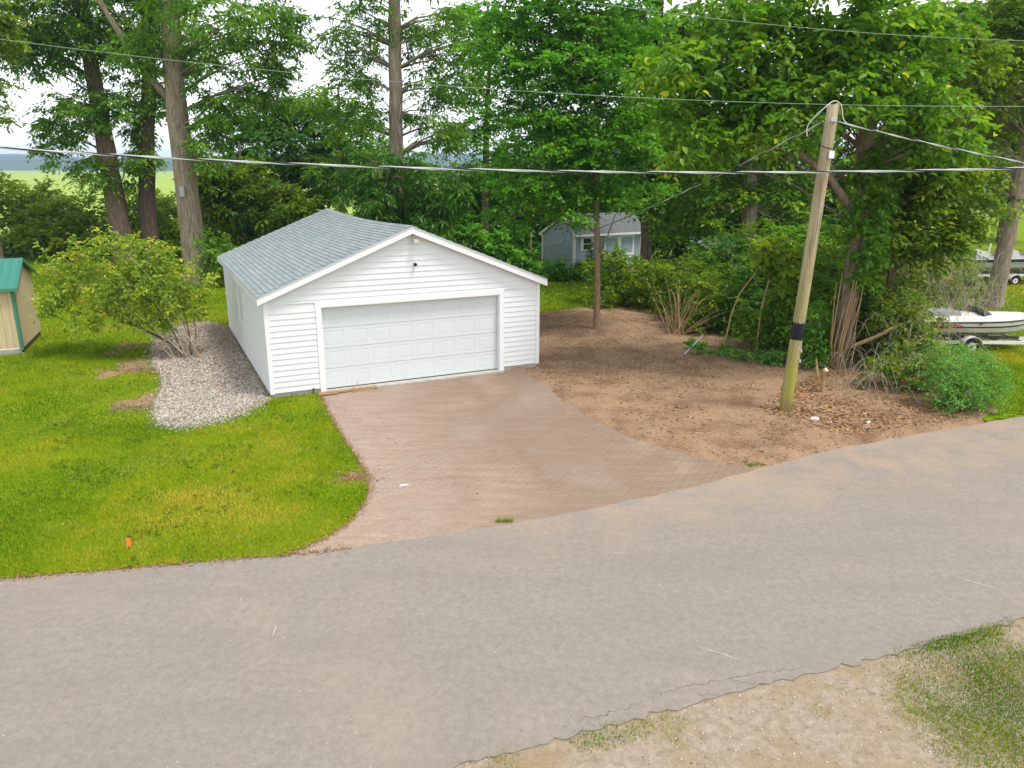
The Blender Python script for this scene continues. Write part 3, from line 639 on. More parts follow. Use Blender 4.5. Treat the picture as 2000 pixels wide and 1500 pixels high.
MB().box(-TW-.13, .13, -.18, -.162, TH-.19, TH-.095).build('fascia', 'trim_green', ts)
MB().box(.003, .02, TD*.42-.12, TD*.42+.1, TH+.12, TH+.36).build('gable_vent', 'tarp_grey', ts)
MB().box(-TW+.02, -.03, .05, TD-.05, 0.0, .2).build('floor_frame', 'dark_metal', ts)
lt = MB().box(-TW, 0, -.012, -.002, .185, .2).build('lattice', 'pvc_white', ts)
for i in range(44):
    x = -TW+i*.062
    for s_ in (1, -1):
        a, b = (x, x+.18) if s_ > 0 else (x+.18, x)
        if max(a, b) < .02: MB().bar((a, -.012-.004*s_, .01), (b, -.012-.004*s_, .185), .008, .016, (0, 1, 0)).build('slat', 'pvc_white', lt)

# ------------------------------------------------------------------ grey shed with white trim
GY2 = .541
s2 = empty('grey_shed', (3.28, 40.6, 0), GY2); tag(s2, 'blue grey shed with white trim and X braced double doors', 'shed')
SW, SD, SH, SR = 4.63, 3.1, 2.32, 3.2; RX = .75
MB().prism([(0, 0, .1), (0, SD, .1), (0, SD, 2.12), (0, RX+.2, SR-.08), (0, 0, SH)], (SW, 0, 0)).build('wall', 'grey_wall', s2)
for i in range(1, 24): MB().box(i*.2-.006, i*.2+.006, -.005, 0, .12, SH-.05).build('groove', 'tarp_grey', s2)
for i in range(1, 14): MB().box(-.005, 0, i*.2-.006, i*.2+.006, .12, 2.1).build('groove', 'tarp_grey', s2)
for x0, x1, y0, y1 in ((-.02, .10, -.022, -.001), (-.022, -.001, -.022, .1), (SW-.1, SW+.02, -.022, -.001), (-.022, -.001, SD-.1, SD+.02)): MB().box(x0, x1, y0, y1, .08, 2.1 if y0 > 1 else SH-.02).build('corner_trim', 'trim_white', s2)
for ya, za, yb, zb_ in ((-.25, SH-.12, RX+.2, SR), (RX+.2, SR, SD+.15, 2.05)):
    v = [(-.12, ya, za), (SW+.12, ya, za), (SW+.12, yb, zb_), (-.12, yb, zb_)]
    rf = MB().hexa(v, [(a, b, c+.05) for a, b, c in v]).build('roof', 'shingle_shaded', s2)
    for k in range(10):
        f0, f1 = k/10, (k+1)/10
        for q in range(8):
            xa, xb = -.12+(SW+.24)*q/8+.004, -.12+(SW+.24)*(q+1)/8-.004; P = lambda f, dz_: (ya+(yb-ya)*f, za+(zb_-za)*f+.05+dz_)
            if ya < 0:
                MB().hexa([(xa, *P(f0, 0)), (xb, *P(f0, 0)), (xb, *P(f1, 0)), (xa, *P(f1, 0))], [(xa, *P(f0, .016)), (xb, *P(f0, .016)), (xb, *P(f1, .004)), (xa, *P(f1, .004))]).build('shingle', 'shingle_shaded', rf)
    v = [(-.145, ya, za-.1), (-.122, ya, za-.1), (-.122, yb, zb_-.1), (-.145, yb, zb_-.1)]
    MB().hexa(v, [(a, b, c+.14) for a, b, c in v]).build('rake_trim', 'trim_white', s2)
MB().box(-.12, SW+.12, -.272, -.252, SH-.20, SH-.08).build('fascia', 'trim_white', s2)
wf = MB().box(.42, .60, -.03, -.001, 1.36, 2.05).build('window', 'trim_white', s2)
for a in ((.60, 1.18, 1.36, 1.41), (.60, 1.18, 2.0, 2.05), (1.12, 1.18, 1.411, 1.999), (.60, 1.12, 1.68, 1.72)): MB().box(a[0], a[1], -.028, -.001, a[2], a[3]).build('frame', 'trim_white', wf)
for za, zc in ((1.41, 1.68), (1.72, 2.0)): MB().box(.60, 1.12, -.010, -.002, za, zc).build('pane', 'glass_dark', wf)
MB().box(1.18, 1.36, -.03, -.001, 1.36, 2.05).build('shutter', 'trim_white', wf)
for x0 in (2.0, 3.05):
    dr = MB().box(x0, x0+1.03, -.02, -.001, .12, 2.08).build('door', 'grey_wall', s2); xm = x0+1.03
    for a in ((x0, x0+.1, .12, 2.08), (xm-.1, xm, .12, 2.08), (x0+.1, xm-.1, 1.98, 2.08), (x0+.1, xm-.1, 1.0, 1.1), (x0+.1, xm-.1, .12, .22)): MB().box(a[0], a[1], -.04, -.021, a[2], a[3]).build('rail', 'trim_white', dr)
    MB().bar((x0+.1, -.034, .22), (xm-.1, -.034, 1.0), .012, .09, (0, 1, 0)).build('brace', 'trim_white', dr) if 0 else None
    for p, q in (((x0+.12, .24), (xm-.12, .98)), ((x0+.12, .98), (xm-.12, .24))):
        d = Vector((q[0]-p[0], 0, q[1]-p[1])).normalized(); nn = Vector((-d.z, 0, d.x))*.045; A = Vector((p[0], -.036, p[1])); B = Vector((q[0], -.036, q[1])); e = Vector((0, .012 if p[1] < .5 else .010, 0))
        MB().hexa([A-nn, B-nn, B+nn, A+nn], [v+e for v in (A-nn, B-nn, B+nn, A+nn)]).build('brace', 'trim_white', dr)
MB().box(1.9, 4.2, -.4, -.03, .0, .1).build('door_step', 'plank_wood', s2)

# meter post and low grey roof in the thicket
mp = empty('meter_post', (.9, 38, 0)); tag(mp, 'thin wooden electric meter post standing behind the garage', 'post')
MB().tube([(0, 0, -.1), (0, 0, 1.2), (.02, 0, 2.45)], [.05, .045, .04], 8).build('post', 'stem_tan', mp); MB().box(.0, .14, -.09, .02, 2.35, 2.62).build('meter_box', 'galv_metal', mp)
MB().tube([(.05, -.05, .1), (.05, -.05, 1.0)], .03, 6).build('conduit', 'galv_metal', mp); MB().tube([(.05, 0, 1.35), (.3, 0, 1.7)], .02, 5).build('bracket', 'galv_metal', mp)
lc = empty('grey_lean_to', (10.9, 41.5, 0), .25); tag(lc, 'low grey lean-to roof almost hidden in the thicket beyond the shed', 'shed')
for x in (0, 3.4):
    for y in (0, 2.2): MB().box(x, x+.1, y, y+.1, 0, 1.35+y*.18).build('post', 'plank_wood', lc)
for i in range(7):
    v = [(-.2+i*.56, -.3, 1.31), (.35+i*.56, -.3, 1.31), (.35+i*.56, 2.6, 1.83), (-.2+i*.56, 2.6, 1.83)]; MB().hexa(v, [(a, b, c+.03) for a, b, c in v]).build('roof_sheet', 'tarp_dark', lc)
MB().box(.1, 3.4, .02, .06, .1, 1.2).build('panel', 'grey_wall', lc)

# ------------------------------------------------------------------ utility pole and cables
def chaikin(P, it=2):
    P = [Vector(p) for p in P]
    for _ in range(it): P = [P[0]]+[q for a, b in zip(P, P[1:]) for q in (a.lerp(b, .25), a.lerp(b, .75))]+[P[-1]]
    return P
up = empty('utility_pole', (6.51, 17.1, 0)); tag(up, 'leaning weathered wooden utility pole with black band', 'utility pole')
def pz(z): return Vector((.33*z/6.89, 0, z))
MB().tube([pz(z)-(Vector((0, 0, .25)) if z == 0 else Vector()) for z in np.linspace(0, 6.9, 15)], [.142-.018*i/14 for i in range(15)], 18, True, .012).build('shaft', 'pole_wood', up, True)
MB().tube([pz(z) for z in (1.78, 1.80, 2.05, 2.16, 2.18)], [.141, .144, .143, .143, .140], 20).build('band', 'black_band', up, True)
for k in range(11):
    a = random.uniform(-2.6, -.5); z0 = random.uniform(.3, 6); L_ = random.uniform(.4, 1.3); rr = lambda z: .1405-.018*z/6.9
    MB().tube([pz(z)+Vector((math.cos(a+.05*math.sin(3*z))*rr(z), math.sin(a+.05*math.sin(3*z))*rr(z), 0)) for z in np.linspace(z0, min(z0+L_, 6.8), 7)], [.001, .003, .0045, .005, .0045, .003, .001], 5).build('drying_check', 'bark_dark', up)
p = pz(5.85); MB().box(p.x+.02, p.x+.13, -.16, -.10, 5.8, 5.95).build('junction_box', 'pvc_white', up)
p = pz(6.55); MB().box(p.x-.06, p.x+.06, -.17, -.11, 6.55, 6.63).build('clamp', 'galv_metal', up)
MB().tube(chaikin([(-.20, -.1, 6.25), (-.23, -.1, 6.48), (-.02, -.15, 6.72), (.2, -.15, 6.93), (.33, -.1, 6.98), (.48, -.1, 6.88), (.52, -.1, 6.6), (.62, -.1, 6.52)]), .012, 6).build('cable_loop', 'cable_grey', up)
MB().tube(chaikin([(-.12, -.12, 6.36), (-.02, -.16, 6.1), (.25, -.17, 6.0), (.42, -.15, 6.0), (.58, -.08, 6.2), (.66, 0, 6.45)]), .010, 6).build('cable_loop', 'cable_black', up)
for zz_ in (1.5, 1.25): MB().box(.16, .20, -.13, -.105, zz_, zz_+.07).build('tag_plate', 'galv_metal', up)
def sag_path(a, b, sag, n=40):
    a, b = Vector(a), Vector(b); return [a.lerp(b, i/n)-Vector((0, 0, 4*sag*(i/n)*(1-i/n))) for i in range(n+1)]
def twisted(name, path, r, label):
    root = empty(name, path[0]); tag(root, label, 'cable'); o = Vector(path[0]); n = len(path)
    for k, (m_, rr) in enumerate((('cable_grey', r*.85), ('cable_grey', r), ('cable_black', r))):
        P = [p-o+Vector((0, math.cos(i*1.1+k*2.1)*r, math.sin(i*1.1+k*2.1)*r)) for i, p in enumerate(path)]
        MB().tube(P, rr, 5).build('conductor', m_, root)
qz = lambda x: 5.50+.0024*(x-3.2)**2
twisted('twisted_cable', [Vector((x, 15.0+.0*x, qz(x))) for x in np.arange(-45, 45, .3)], .013, 'thick twisted black and grey cable crossing in front of the pole')
twisted('service_drop', sag_path((6.62, 17.0, 6.55), (.95, 38, 1.75), .35, 110), .011, 'twisted service cable sloping from the pole down towards the meter post')
twisted('service_drop', sag_path((6.98, 17.1, 6.55), (29, 24.5, 4.9), .55, 110), .011, 'twisted service cable running from the pole towards the boats')
def thin(pts, lb):
    xs_ = np.array([p[0] for p in pts]); zs_ = np.array([p[1] for p in pts]); cf = np.polyfit(xs_, zs_, 2); X__ = np.arange(-45, 45, 1.0)
    tag(MB().tube([(x, 18.2, float(np.polyval(cf, x))) for x in X__], .006, 5).build('overhead_wire', 'cable_green'), lb, 'wire')
k18 = 18.2/17
thin([(-10.25*k18, 5.54+(8.05-5.54)*k18), (-2.18*k18, 5.54+(7.31-5.54)*k18), (.63*k18, 5.54+1.58*k18), (6.5*k18, 5.54+1.32*k18), (10.85*k18, 5.54+1.35*k18)], 'thin pale green wire passing just behind the pole top')
thin([(1.23*k18, 5.54+3.35*k18), (6.33*k18, 5.54+2.82*k18), (10.61*k18, 5.54+2.61*k18)], 'thin pale green wire strung high above the pole')

# ------------------------------------------------------------------ boats on trailers
def hull(root, L, B, H, keel, mats, nst=14, stripes=True):
    st = []
    for i in range(nst+1):
        t = i/nst; w = B/2*(1-max(0, (t-.45)/.55)**2.3*.97); kz = keel+H*.55*max(0, (t-.7)/.3)**2; gz = keel+H*(.92+.12*t)
        cz = kz+(gz-kz)*.38; x = -L/2+L*t
        st.append([(x, 0, kz), (x, w*.80, cz), (x, w*.95, cz+(gz-cz)*.45), (x, w, cz+(gz-cz)*.62), (x, w*1.02, gz)])
    def strip(a, b, nm, m_, par, off=0):
        mb = MB()
        for sgn in (1, -1):
            for p, q in zip(st, st[1:]):
                v = [p[a], q[a], q[b], p[b]]; v = [(x, sgn*(y+off), z) for x, y, z in v]; mb.poly(v, [(0, 1, 2, 3)] if sgn < 0 else [(3, 2, 1, 0)])
        if nm == 'hull':
            mb.poly([(x, y, z) for x, y, z in st[0]]+[(x, -y, z) for x, y, z in st[0][::-1]], [tuple(range(10))])
        return mb.build(nm, m_, par, True)
    h = strip(0, 1, 'hull', mats[0], root); strip(1, 2, 'side', mats[1], root); strip(2, 3, 'stripe', mats[2], root); strip(3, 4, 'topside', mats[3], root)
    mb = MB()
    for sgn in (1, -1): mb.tube([(x, sgn*y, z) for x, y, z in (s[4] for s in st)], .03, 6)
    mb.build('rub_rail', mats[4], root)
    return st
def wheel(root, x, y, r):
    w = MB().tube([(x, y-.08, r), (x, y-.06, r), (x, y+.06, r), (x, y+.08, r)], [r*.8, r, r, r*.8], 18).build('tyre', 'tyre', root, False)
    MB().tube([(x, y-.086, r), (x, y+.086, r)], r*.55, 14).build('rim', 'trailer_white', w); MB().tube([(x, y-.1, r), (x, y+.1, r)], r*.15, 8).build('hub', 'dark_metal', w)
    f = MB()
    for i in range(9):
        a0, a1 = PI*(.08+.84*i/9), PI*(.08+.84*(i+1)/9); R1 = r*1.28
        f.hexa([(x+R1*math.cos(a0), y-.13, r+R1*math.sin(a0)), (x+R1*math.cos(a1), y-.13, r+R1*math.sin(a1)), (x+R1*math.cos(a1), y+.13, r+R1*math.sin(a1)), (x+R1*math.cos(a0), y+.13, r+R1*math.sin(a0))],
               [(x+(R1+.02)*math.cos(a0), y-.13, r+(R1+.02)*math.sin(a0)), (x+(R1+.02)*math.cos(a1), y-.13, r+(R1+.02)*math.sin(a1)), (x+(R1+.02)*math.cos(a1), y+.13, r+(R1+.02)*math.sin(a1)), (x+(R1+.02)*math.cos(a0), y+.13, r+(R1+.02)*math.sin(a0))])
    f.build('fender', 'trailer_white', root)
def trailer(name, loc, rz, L, B, zr, label):
    t_ = empty(name, loc, rz); tag(t_, label, 'trailer')
    for s_ in (1, -1): MB().box(-L/2, L/2, s_*B*.42-.03, s_*B*.42+.03, zr-.05, zr+.05).build('side_rail', 'trailer_white', t_)
    for x in (-L*.42, -L*.1, L*.22, L*.45): MB().box(x-.035, x+.035, -B*.42+.03, B*.42-.03, zr-.045, zr+.03).build('cross_member', 'trailer_white', t_)
    for s_ in (1, -1): MB().box(-L*.4, L*.42, s_*B*.22-.04, s_*B*.22+.04, zr+.05, zr+.13).build('bunk', 'dark_metal', t_)
    MB().box(L/2, L/2+1.1, -.04, .04, zr-.04, zr+.04).build('tongue', 'trailer_white', t_); MB().tube([(L/2+.9, .1, zr+.1), (L/2+.9, .1, .0)], .03, 6).build('jack', 'galv_metal', t_)
    for s_ in (1, -1): wheel(t_, -L*.12, s_*(B*.42+.14), .24)
    MB().tube([(-L*.12, -B*.42-.14, .24), (-L*.12, B*.42+.14, .24)], .025, 6).build('axle', 'dark_metal', t_)
    for x in (-L*.12,):
        for s_ in (1, -1): MB().box(x-.03, x+.03, s_*B*.42-.02, s_*B*.42+.02, .24, zr-.05).build('spring', 'dark_metal', t_)
    return t_
trailer('boat_trailer', (14.85, 24.0, 0), -.03, 3.2, 1.7, .34, 'white rusty trailer under the red striped boat')
b1 = empty('motor_boat', (14.85, 24.0, -.08), -.03); tag(b1, 'white motor boat with red and black stripes covered in dead vines', 'boat')
st = hull(b1, 4.1, 1.75, .58, .52, ['boat_white', 'boat_white', 'boat_stripe', 'boat_white', 'boat_stripe'])
dk = MB()
for p, q in zip(st, st[1:]):
    cr = .16; w0, w1 = p[4][1], q[4][1]; z0, z1 = p[4][2], q[4][2]
    for f0, f1 in ((-1, -.5), (-.5, 0), (0, .5), (.5, 1)):
        hz = lambda f, z, w: z+cr*(1-f*f)*min(1, w/.4)
        dk.poly([(p[4][0], f0*w0, hz(f0, z0, w0)), (q[4][0], f0*w1, hz(f0, z1, w1)), (q[4][0], f1*w1, hz(f1, z1, w1)), (p[4][0], f1*w0, hz(f1, z0, w0))], [(0, 1, 2, 3)])
dk.build('deck', 'boat_white', b1, True)
sx = MB(); sx.hexa([(-1.5, -.42, 1.12), (-.5, -.42, 1.12), (-.5, .42, 1.12), (-1.5, .42, 1.12)], [(-1.45, -.36, 1.30), (-.6, -.34, 1.34), (-.6, .34, 1.34), (-1.45, .36, 1.30)]).build('seat', 'seat_grey', b1)
ws = MB(); ws.hexa([(.1, -.5, 1.18), (.5, -.34, 1.18), (.5, .34, 1.18), (.1, .5, 1.18)], [(.05, -.46, 1.42), (.3, -.28, 1.34), (.3, .28, 1.34), (.05, .46, 1.42)]).build('windscreen', 'glass_dark', b1)
for i, (xa, xb, za, zc) in enumerate(((-1.9, -.7, .93, .99), (-.3, .9, 1.0, 1.06))):
    mb = MB()
    for s_ in (-1,):
        wv = lambda x: .875*(1-max(0, (((x+2.05)/4.1)-.45)/.55)**2.3*.97)
        mb.hexa([(xa, s_*(wv(xa)+.012), za), (xb, s_*(wv(xb)+.012), za+.03), (xb, s_*(wv(xb)+.030), za+.03), (xa, s_*(wv(xa)+.030), za)][::-1], [(xa+.1, s_*(wv(xa)+.012), zc), (xb-.25, s_*(wv(xb)+.012), zc+.03), (xb-.25, s_*(wv(xb)+.030), zc+.03), (xa+.1, s_*(wv(xa)+.030), zc)][::-1])
    mb.build('red_decal', 'boat_red', b1)
trailer('boat_trailer', (25.9, 39.0, 0), .05, 5.2, 2.0, .5, 'white trailer with round wheel arch under the dark blue boat')
b2 = empty('fishing_boat', (25.9, 39.0, .0), .05); tag(b2, 'dark blue and silver fishing boat beyond the grey trunk', 'boat')
st = hull(b2, 5.8, 2.1, .75, .62, ['boat_white', 'galv_metal', 'galv_metal', 'boat_blue', 'galv_metal'])
MB().poly([s[4] for s in st]+[(x, -y, z) for x, y, z in (s[4] for s in st[::-1])], [tuple(range(2*len(st)))[::-1]]).build('deck', 'seat_grey', b2)
for x, w, h in ((-2.2, .7, .35), (-.6, .8, .4), (.8, .6, .3)):
    mb = MB(); mb.hexa([(x-w/2, -.6, 1.35), (x+w/2, -.6, 1.35), (x+w/2, .6, 1.35), (x-w/2, .6, 1.35)], [(x-w*.3, -.4, 1.35+h), (x+w*.35, -.45, 1.35+h*.8), (x+w*.3, .4, 1.35+h), (x-w*.3, .4, 1.35+h*.9)]).build('tarp_bundle', 'tarp_grey', b2)
wpst = MB().tube([(32.3, 51.7, -.1), (32.42, 51.7, .85)], .06, 8).build('pipe_post', 'pvc_white'); tag(wpst, 'short white plastic pipe standing in the far right lawn', 'post')

# ------------------------------------------------------------------ plants
def blob_points(blobs, dens, flat=.55):
    C = []; O = []
    for (cx, cy, cz, rx, ry, rz) in blobs:
        n = max(3, int(dens*PI*rx*rz)); d = unit(rng.normal(size=(n, 3))); r = rng.random((n, 1))**.45
        C.append(np.array([cx, cy, cz])+d*r*np.array([rx, ry, rz])); O.append(d)
    return np.concatenate(C), np.concatenate(O)
def sprays(C, O, T, K, tl, L, W, flat=.5, droop=.25, six=False, jit=.3, yellow=0.0):
    n = len(C)
    d = rng.normal(size=(n, T, 3)); d[..., 2] *= flat; d = unit(unit(d)+.55*O[:, None, :]*np.array([1, 1, .5]))
    t = (np.arange(K)+.6)/K; tls = tl*rng.uniform(.6, 1.25, (n, T, 1, 1)); tt = t[None, None, :, None]
    P = C[:, None, None, :]+d[:, :, None, :]*tls*tt
    P[..., 2] -= (droop*tls*tt*tt)[..., 0]
    P = P+rng.normal(0, .04*tl, P.shape)
    sd_ = unit(np.cross(d, np.array([0, 0, 1.0])))[:, :, None, :]; sg = np.where(np.arange(K) % 2 == 0, 1., -1.)[None, None, :, None]
    Dr = d[:, :, None, :]*.55+sd_*sg*.8+rng.normal(0, jit, P.shape); Dr[..., 2] -= droop
    N = np.array([0, 0, 1.0])+rng.normal(0, .45, P.shape)
    nn = n*T*K; LL = L*rng.uniform(.65, 1.25, nn)
    V, F, rep = leaf_cards(P.reshape(-1, 3), Dr.reshape(-1, 3), N.reshape(-1, 3), LL, W/L*LL, six)
    cr = np.repeat(rng.random(n), T*K); r = np.clip(.55*cr+.5*rng.random(nn)-.03+yellow, 0, 1)
    return V.reshape(-1, 3), F, np.tile(r, rep)
def limbs_to(mb, trunk, rad, C, every, r0, sides=4, thin_r=.012):
    T = [Vector(p) for p in trunk]
    for i in range(0, len(C), every):
        c = Vector(C[i]); best = None
        hz = math.hypot(c.x-T[-1].x, c.y-T[-1].y)
        hd = math.hypot(c.x-T[len(T)//2].x, c.y-T[len(T)//2].y); zt = max(T[0].z+.28*(T[-1].z-T[0].z), c.z-.30*hd-.1)
        k = min(range(len(T)), key=lambda q: abs(T[q].z-zt)); s = T[k]; dd = c-s
        m1 = s+dd*.4+Vector((random.uniform(-.2, .2), random.uniform(-.2, .2), dd.length*.07)); m2 = s+dd*.75+Vector((random.uniform(-.2, .2), random.uniform(-.2, .2), dd.length*.06))
        ra = min(rad[k]*.5, r0*random.uniform(.6, 1.2)); mb.tube([s, m1, m2, c], [ra, ra*.65, ra*.4, thin_r], sides, False)
def tree(name, label, trunk, rad, blobs, m, barkm, dens=5, T=7, K=7, tl=.7, L=.2, W=.11, flat=.5, droop=.3, six=False, every=8, r0=.06, cat='tree', group=None, upper=(), sides=12, flare=True, extra=None):
    base = trunk[0]; root = empty(name, base); tag(root, label, cat, group); o = np.array(base)
    tk = [tuple(np.array(p)-o) for p in trunk]; mb = MB()
    P = []; Rr = []
    for i in range(len(tk)-1):
        for j in range(4):
            f = j/4; P.append(tuple(np.array(tk[i])*(1-f)+np.array(tk[i+1])*f+rng.normal(0, .012, 3)*(i+j > 0))); Rr.append(rad[i]*(1-f)+rad[i+1]*f)
    P.append(tk[-1]); Rr.append(rad[-1])
    if flare:
        P.insert(1, tuple(np.array(P[0])*.9+np.array(P[1])*.1)); Rr.insert(1, Rr[0]*1.08); Rr[0] *= 1.3; P[0] = (P[0][0], P[0][1], P[0][2]-.12)
    mb.tube(P, Rr, sides, True, .06)
    if extra:
        for pth, rr in extra: mb.tube([tuple(np.array(p)-o) for p in pth], rr, 7, True)
    C, O = blob_points(blobs, dens); C = C-o
    order_ = rng.permutation(len(C)); C = C[order_]; O = O[order_]
    limbs_to(mb, P, Rr, C, every, r0)
    mb.build('trunk', barkm, root, True)
    V, F, r = sprays(C, O, T, K, tl, L, W, flat, droop, six)
    if upper:
        C2, O2 = blob_points(upper, dens*.35); C2 = C2-o; V2, F2, r2 = sprays(C2, O2, 6, 6, tl*1.5, L*1.8, W*1.8, flat, droop)
        if six: pass
        if F2.shape[1] == F.shape[1]: F = np.concatenate([F, F2+len(V)]); V = np.concatenate([V, V2]); r = np.concatenate([r, r2])
    tag(link('crown', fast_mesh('crown', V, F, m, r), root))
    return root
def bl(Y, lst, dy=None, k=1.0):      # (x, z, rx, rz) at depth Y
    return [(x, Y+random.uniform(-.6, .6), z, rx*k, (dy or max(.8, rx*.8)), rz*k) for x, z, rx, rz in lst]

# tall trees left of and behind the garage
tree('hickory_tree', 'tall brown trunked tree leaning left at the field edge', [(-23.5, 46, 0), (-23.55, 46, 2.5), (-23.75, 46, 6.5), (-23.9, 46, 10.5), (-23.95, 46, 14.5), (-23.7, 46, 20)], [.62, .56, .5, .42, .34, .12],
     bl(46, [(-25.8, 13.5, 4.1, 2.0), (-27.5, 12.1, 2.0, 1.5), (-23.2, 11.9, 2.6, 1.5), (-23.8, 8.8, 2.9, 1.3), (-26.2, 7.8, 1.7, .8), (-23.7, 5.4, 2.3, 1.0), (-27.2, 6.3, .8, .6)]), 'leaf_hickory', 'bark_brown', dens=5.2, L=.33, W=.12, tl=.75, droop=.5, every=6, upper=[(-24.5, 46, 18, 5, 4, 3)])
tree('hickory_tree', 'tall straight dark trunk between two leaning trunks at field edge', [(-22.3, 47, 0), (-22.3, 47, 2.5), (-21.9, 47, 6.5), (-21.2, 47, 10.5), (-20.8, 47, 14.5), (-20.6, 47, 20)], [.55, .5, .46, .4, .32, .1],
     bl(47, [(-20.8, 13.9, 2.9, 1.8), (-21.5, 9.5, 1.4, 1.7), (-22.0, 7.0, 1.2, 1.3), (-18.8, 12.0, 1.5, 1.2)]), 'leaf_hickory', 'bark_dark', dens=5.2, L=.33, W=.12, tl=.75, droop=.5, every=6, upper=[(-20.5, 47, 18, 4, 4, 3)])
t3 = tree('hickory_tree', 'big pale grey barked trunk with nailed tag behind the lilac bush', [(-15.65, 37.4, 0), (-15.66, 37.4, 1.5), (-15.7, 37.4, 4.5), (-15.75, 37.4, 8), (-15.65, 37.4, 11), (-15.3, 37.5, 15), (-15, 37.5, 19)], [.64, .56, .52, .48, .44, .3, .1],
     bl(37, [(-13.2, 11.7, 3.6, 1.9), (-10.9, 11.5, 1.4, 1.7), (-13.3, 8.7, 2.2, 1.4), (-11.2, 9.2, 1.0, 1.3), (-14.2, 6.7, 1.2, 1.1), (-16.8, 10.8, 1.3, 1.2)]), 'leaf_hickory', 'bark_grey', dens=5.5, L=.28, W=.10, tl=.7, droop=.5, every=5, upper=[(-14.5, 37.4, 16.5, 4.5, 4, 2.5)],
     extra=[([(-15.7, 37.4, 8.2), (-17.2, 37.2, 10.2), (-18.6, 37.2, 12.8), (-19.2, 37.2, 14)], [.2, .15, .11, .06])])
MB().box(-.13, .10, -.66, -.57, 4.25, 4.72).build('tag_board', 'tarp_grey', t3)
tree('edge_tree', 'leafy tree standing left of the leaning brown trunk', [(-27.2, 40, 0), (-27.1, 40, 5), (-26.9, 40, 10), (-26.8, 40, 15)], [.3, .26, .2, .08], bl(40, [(-25.1, 12.2, 1.2, 1.6), (-25.6, 9.2, 1.0, 1.4), (-27.5, 11, 2.5, 3.5)]), 'leaf_sunny', 'bark_brown', dens=4.5, L=.3, W=.12, tl=.7, upper=[(-27, 40, 15.5, 3, 3, 2)])
tree('vine_tree', 'tall tree wrapped in vines directly behind the garage roof', [(-5.75, 38, 0), (-5.7, 38, 3.4), (-5.62, 38, 7), (-5.5, 38, 11), (-5.45, 38, 14), (-5.4, 38, 19)], [.38, .36, .33, .30, .26, .1],
     bl(38, [(-7.2, 11.9, 2.0, 1.5), (-7.5, 9.7, 1.6, 1.1), (-3.8, 11.7, 2.0, 1.5), (-3.7, 9.5, 1.5, 1.1), (-6.9, 7.9, 1.4, .8), (-3.7, 7.7, 1.5, 1.1), (-8.8, 7.7, .9, .9), (-2.0, 10.6, 1.4, 1.2)]), 'leaf_hickory', 'bark_grey', dens=5.2, L=.28, W=.085, tl=.7, droop=.5, every=4, upper=[(-5.5, 38, 16, 4, 4, 2.5)],
     extra=[([(-5.45+.12*math.sin(i*1.3), 37.62, 3.2+i*.55), ] and [(-5.42+.14*math.sin(i*1.1+k), 37.64+.05*math.cos(i+k), 3.0+i*.5) for i in range(12)], [.035]*12) for k in (0, 2.1)]+[([(-5.3, 37.6, 5.6), (-4.6, 37.5, 4.8), (-4.2, 37.4, 3.9), (-4.3+k*.3, 37.4, 2.6)], [.03, .025, .02, .015]) for k in range(4)])
tree('long_leaf_tree', 'dark long leaved small tree hugging the vine wrapped trunk', [(-6.9, 35.5, 0), (-6.8, 35.6, 2), (-6.4, 35.8, 4), (-6.3, 36, 5.8)], [.14, .12, .08, .03], bl(36, [(-6.6, 5.5, 1.6, 1.0), (-6.4, 4.2, 1.9, 1.1), (-4.6, 5.6, 1.0, .8), (-6.8, 2.8, 1.8, 1.0)]), 'leaf_dark', 'bark_brown', dens=7, L=.34, W=.075, tl=.6, droop=.6, every=3)
tree('long_leaf_tree', 'dark drooping small tree beside the garage ridge and vine trunk', [(-4.0, 36.6, 0), (-3.9, 36.6, 2), (-4.0, 36.6, 4), (-4.1, 36.6, 5)], [.13, .11, .08, .03], bl(36.5, [(-3.8, 4.2, 1.6, 1.4), (-3.3, 2.4, 1.8, 1.4), (-4.9, 3.2, 1.2, 1.3)]), 'leaf_dark', 'bark_brown', dens=7, L=.32, W=.08, tl=.6, droop=.55, every=3)
for nm, lb, x0, Y, B_, mm in (('dense_tree', 'dense round dark tree between field and garage back wall', -14.4, 50, [(-16.2, 8.3, 2.3, 1.3), (-12.9, 8.5, 2.0, 1.6), (-14.4, 6.5, 3.6, 2.0), (-10.8, 6.5, 2.0, 1.9), (-14, 4.2, 3.2, 1.6)], 'leaf_dark'),
                         ('dense_tree', 'shrubby dark tree close behind the garage left roof edge', -15.8, 45, [(-15.8, 4.4, 2.6, 1.9), (-17.6, 4.9, 1.5, 1.7), (-13.4, 3.6, 2.3, 1.3), (-17.3, 1.9, 2.0, 1.3), (-14.6, 2.0, 2.2, 1.4), (-12.4, 2.2, 1.6, 1.3)], 'leaf_thicket')):
    tree(nm, lb, [(x0, Y, 0), (x0, Y, 3), (x0+.2, Y, 7)], [.22, .18, .06], bl(Y, B_), mm, 'bark_dark', dens=5, L=.36, W=.16, tl=.8, every=6, flare=False)
tree('wood_tree', 'loose crowned tall tree between vine trunk and maple', [(-1.6, 45, 0), (-1.6, 45, 4), (-1.5, 45, 8), (-1.2, 45, 13)], [.24, .2, .16, .06], bl(45, [(-3.2, 7.4, 1.6, 1.0), (-1.0, 8.0, 1.5, .9), (-2.4, 10.0, 1.6, 1.0), (.2, 10.6, 1.5, 1.1), (-2.0, 13.0, 2.2, 1.3), (-1.6, 5.6, 2.4, 1.0), (.6, 6.2, 1.8, 1.0)]), 'leaf_maple', 'bark_brown', dens=5, L=.26, W=.14, tl=.7, every=8)
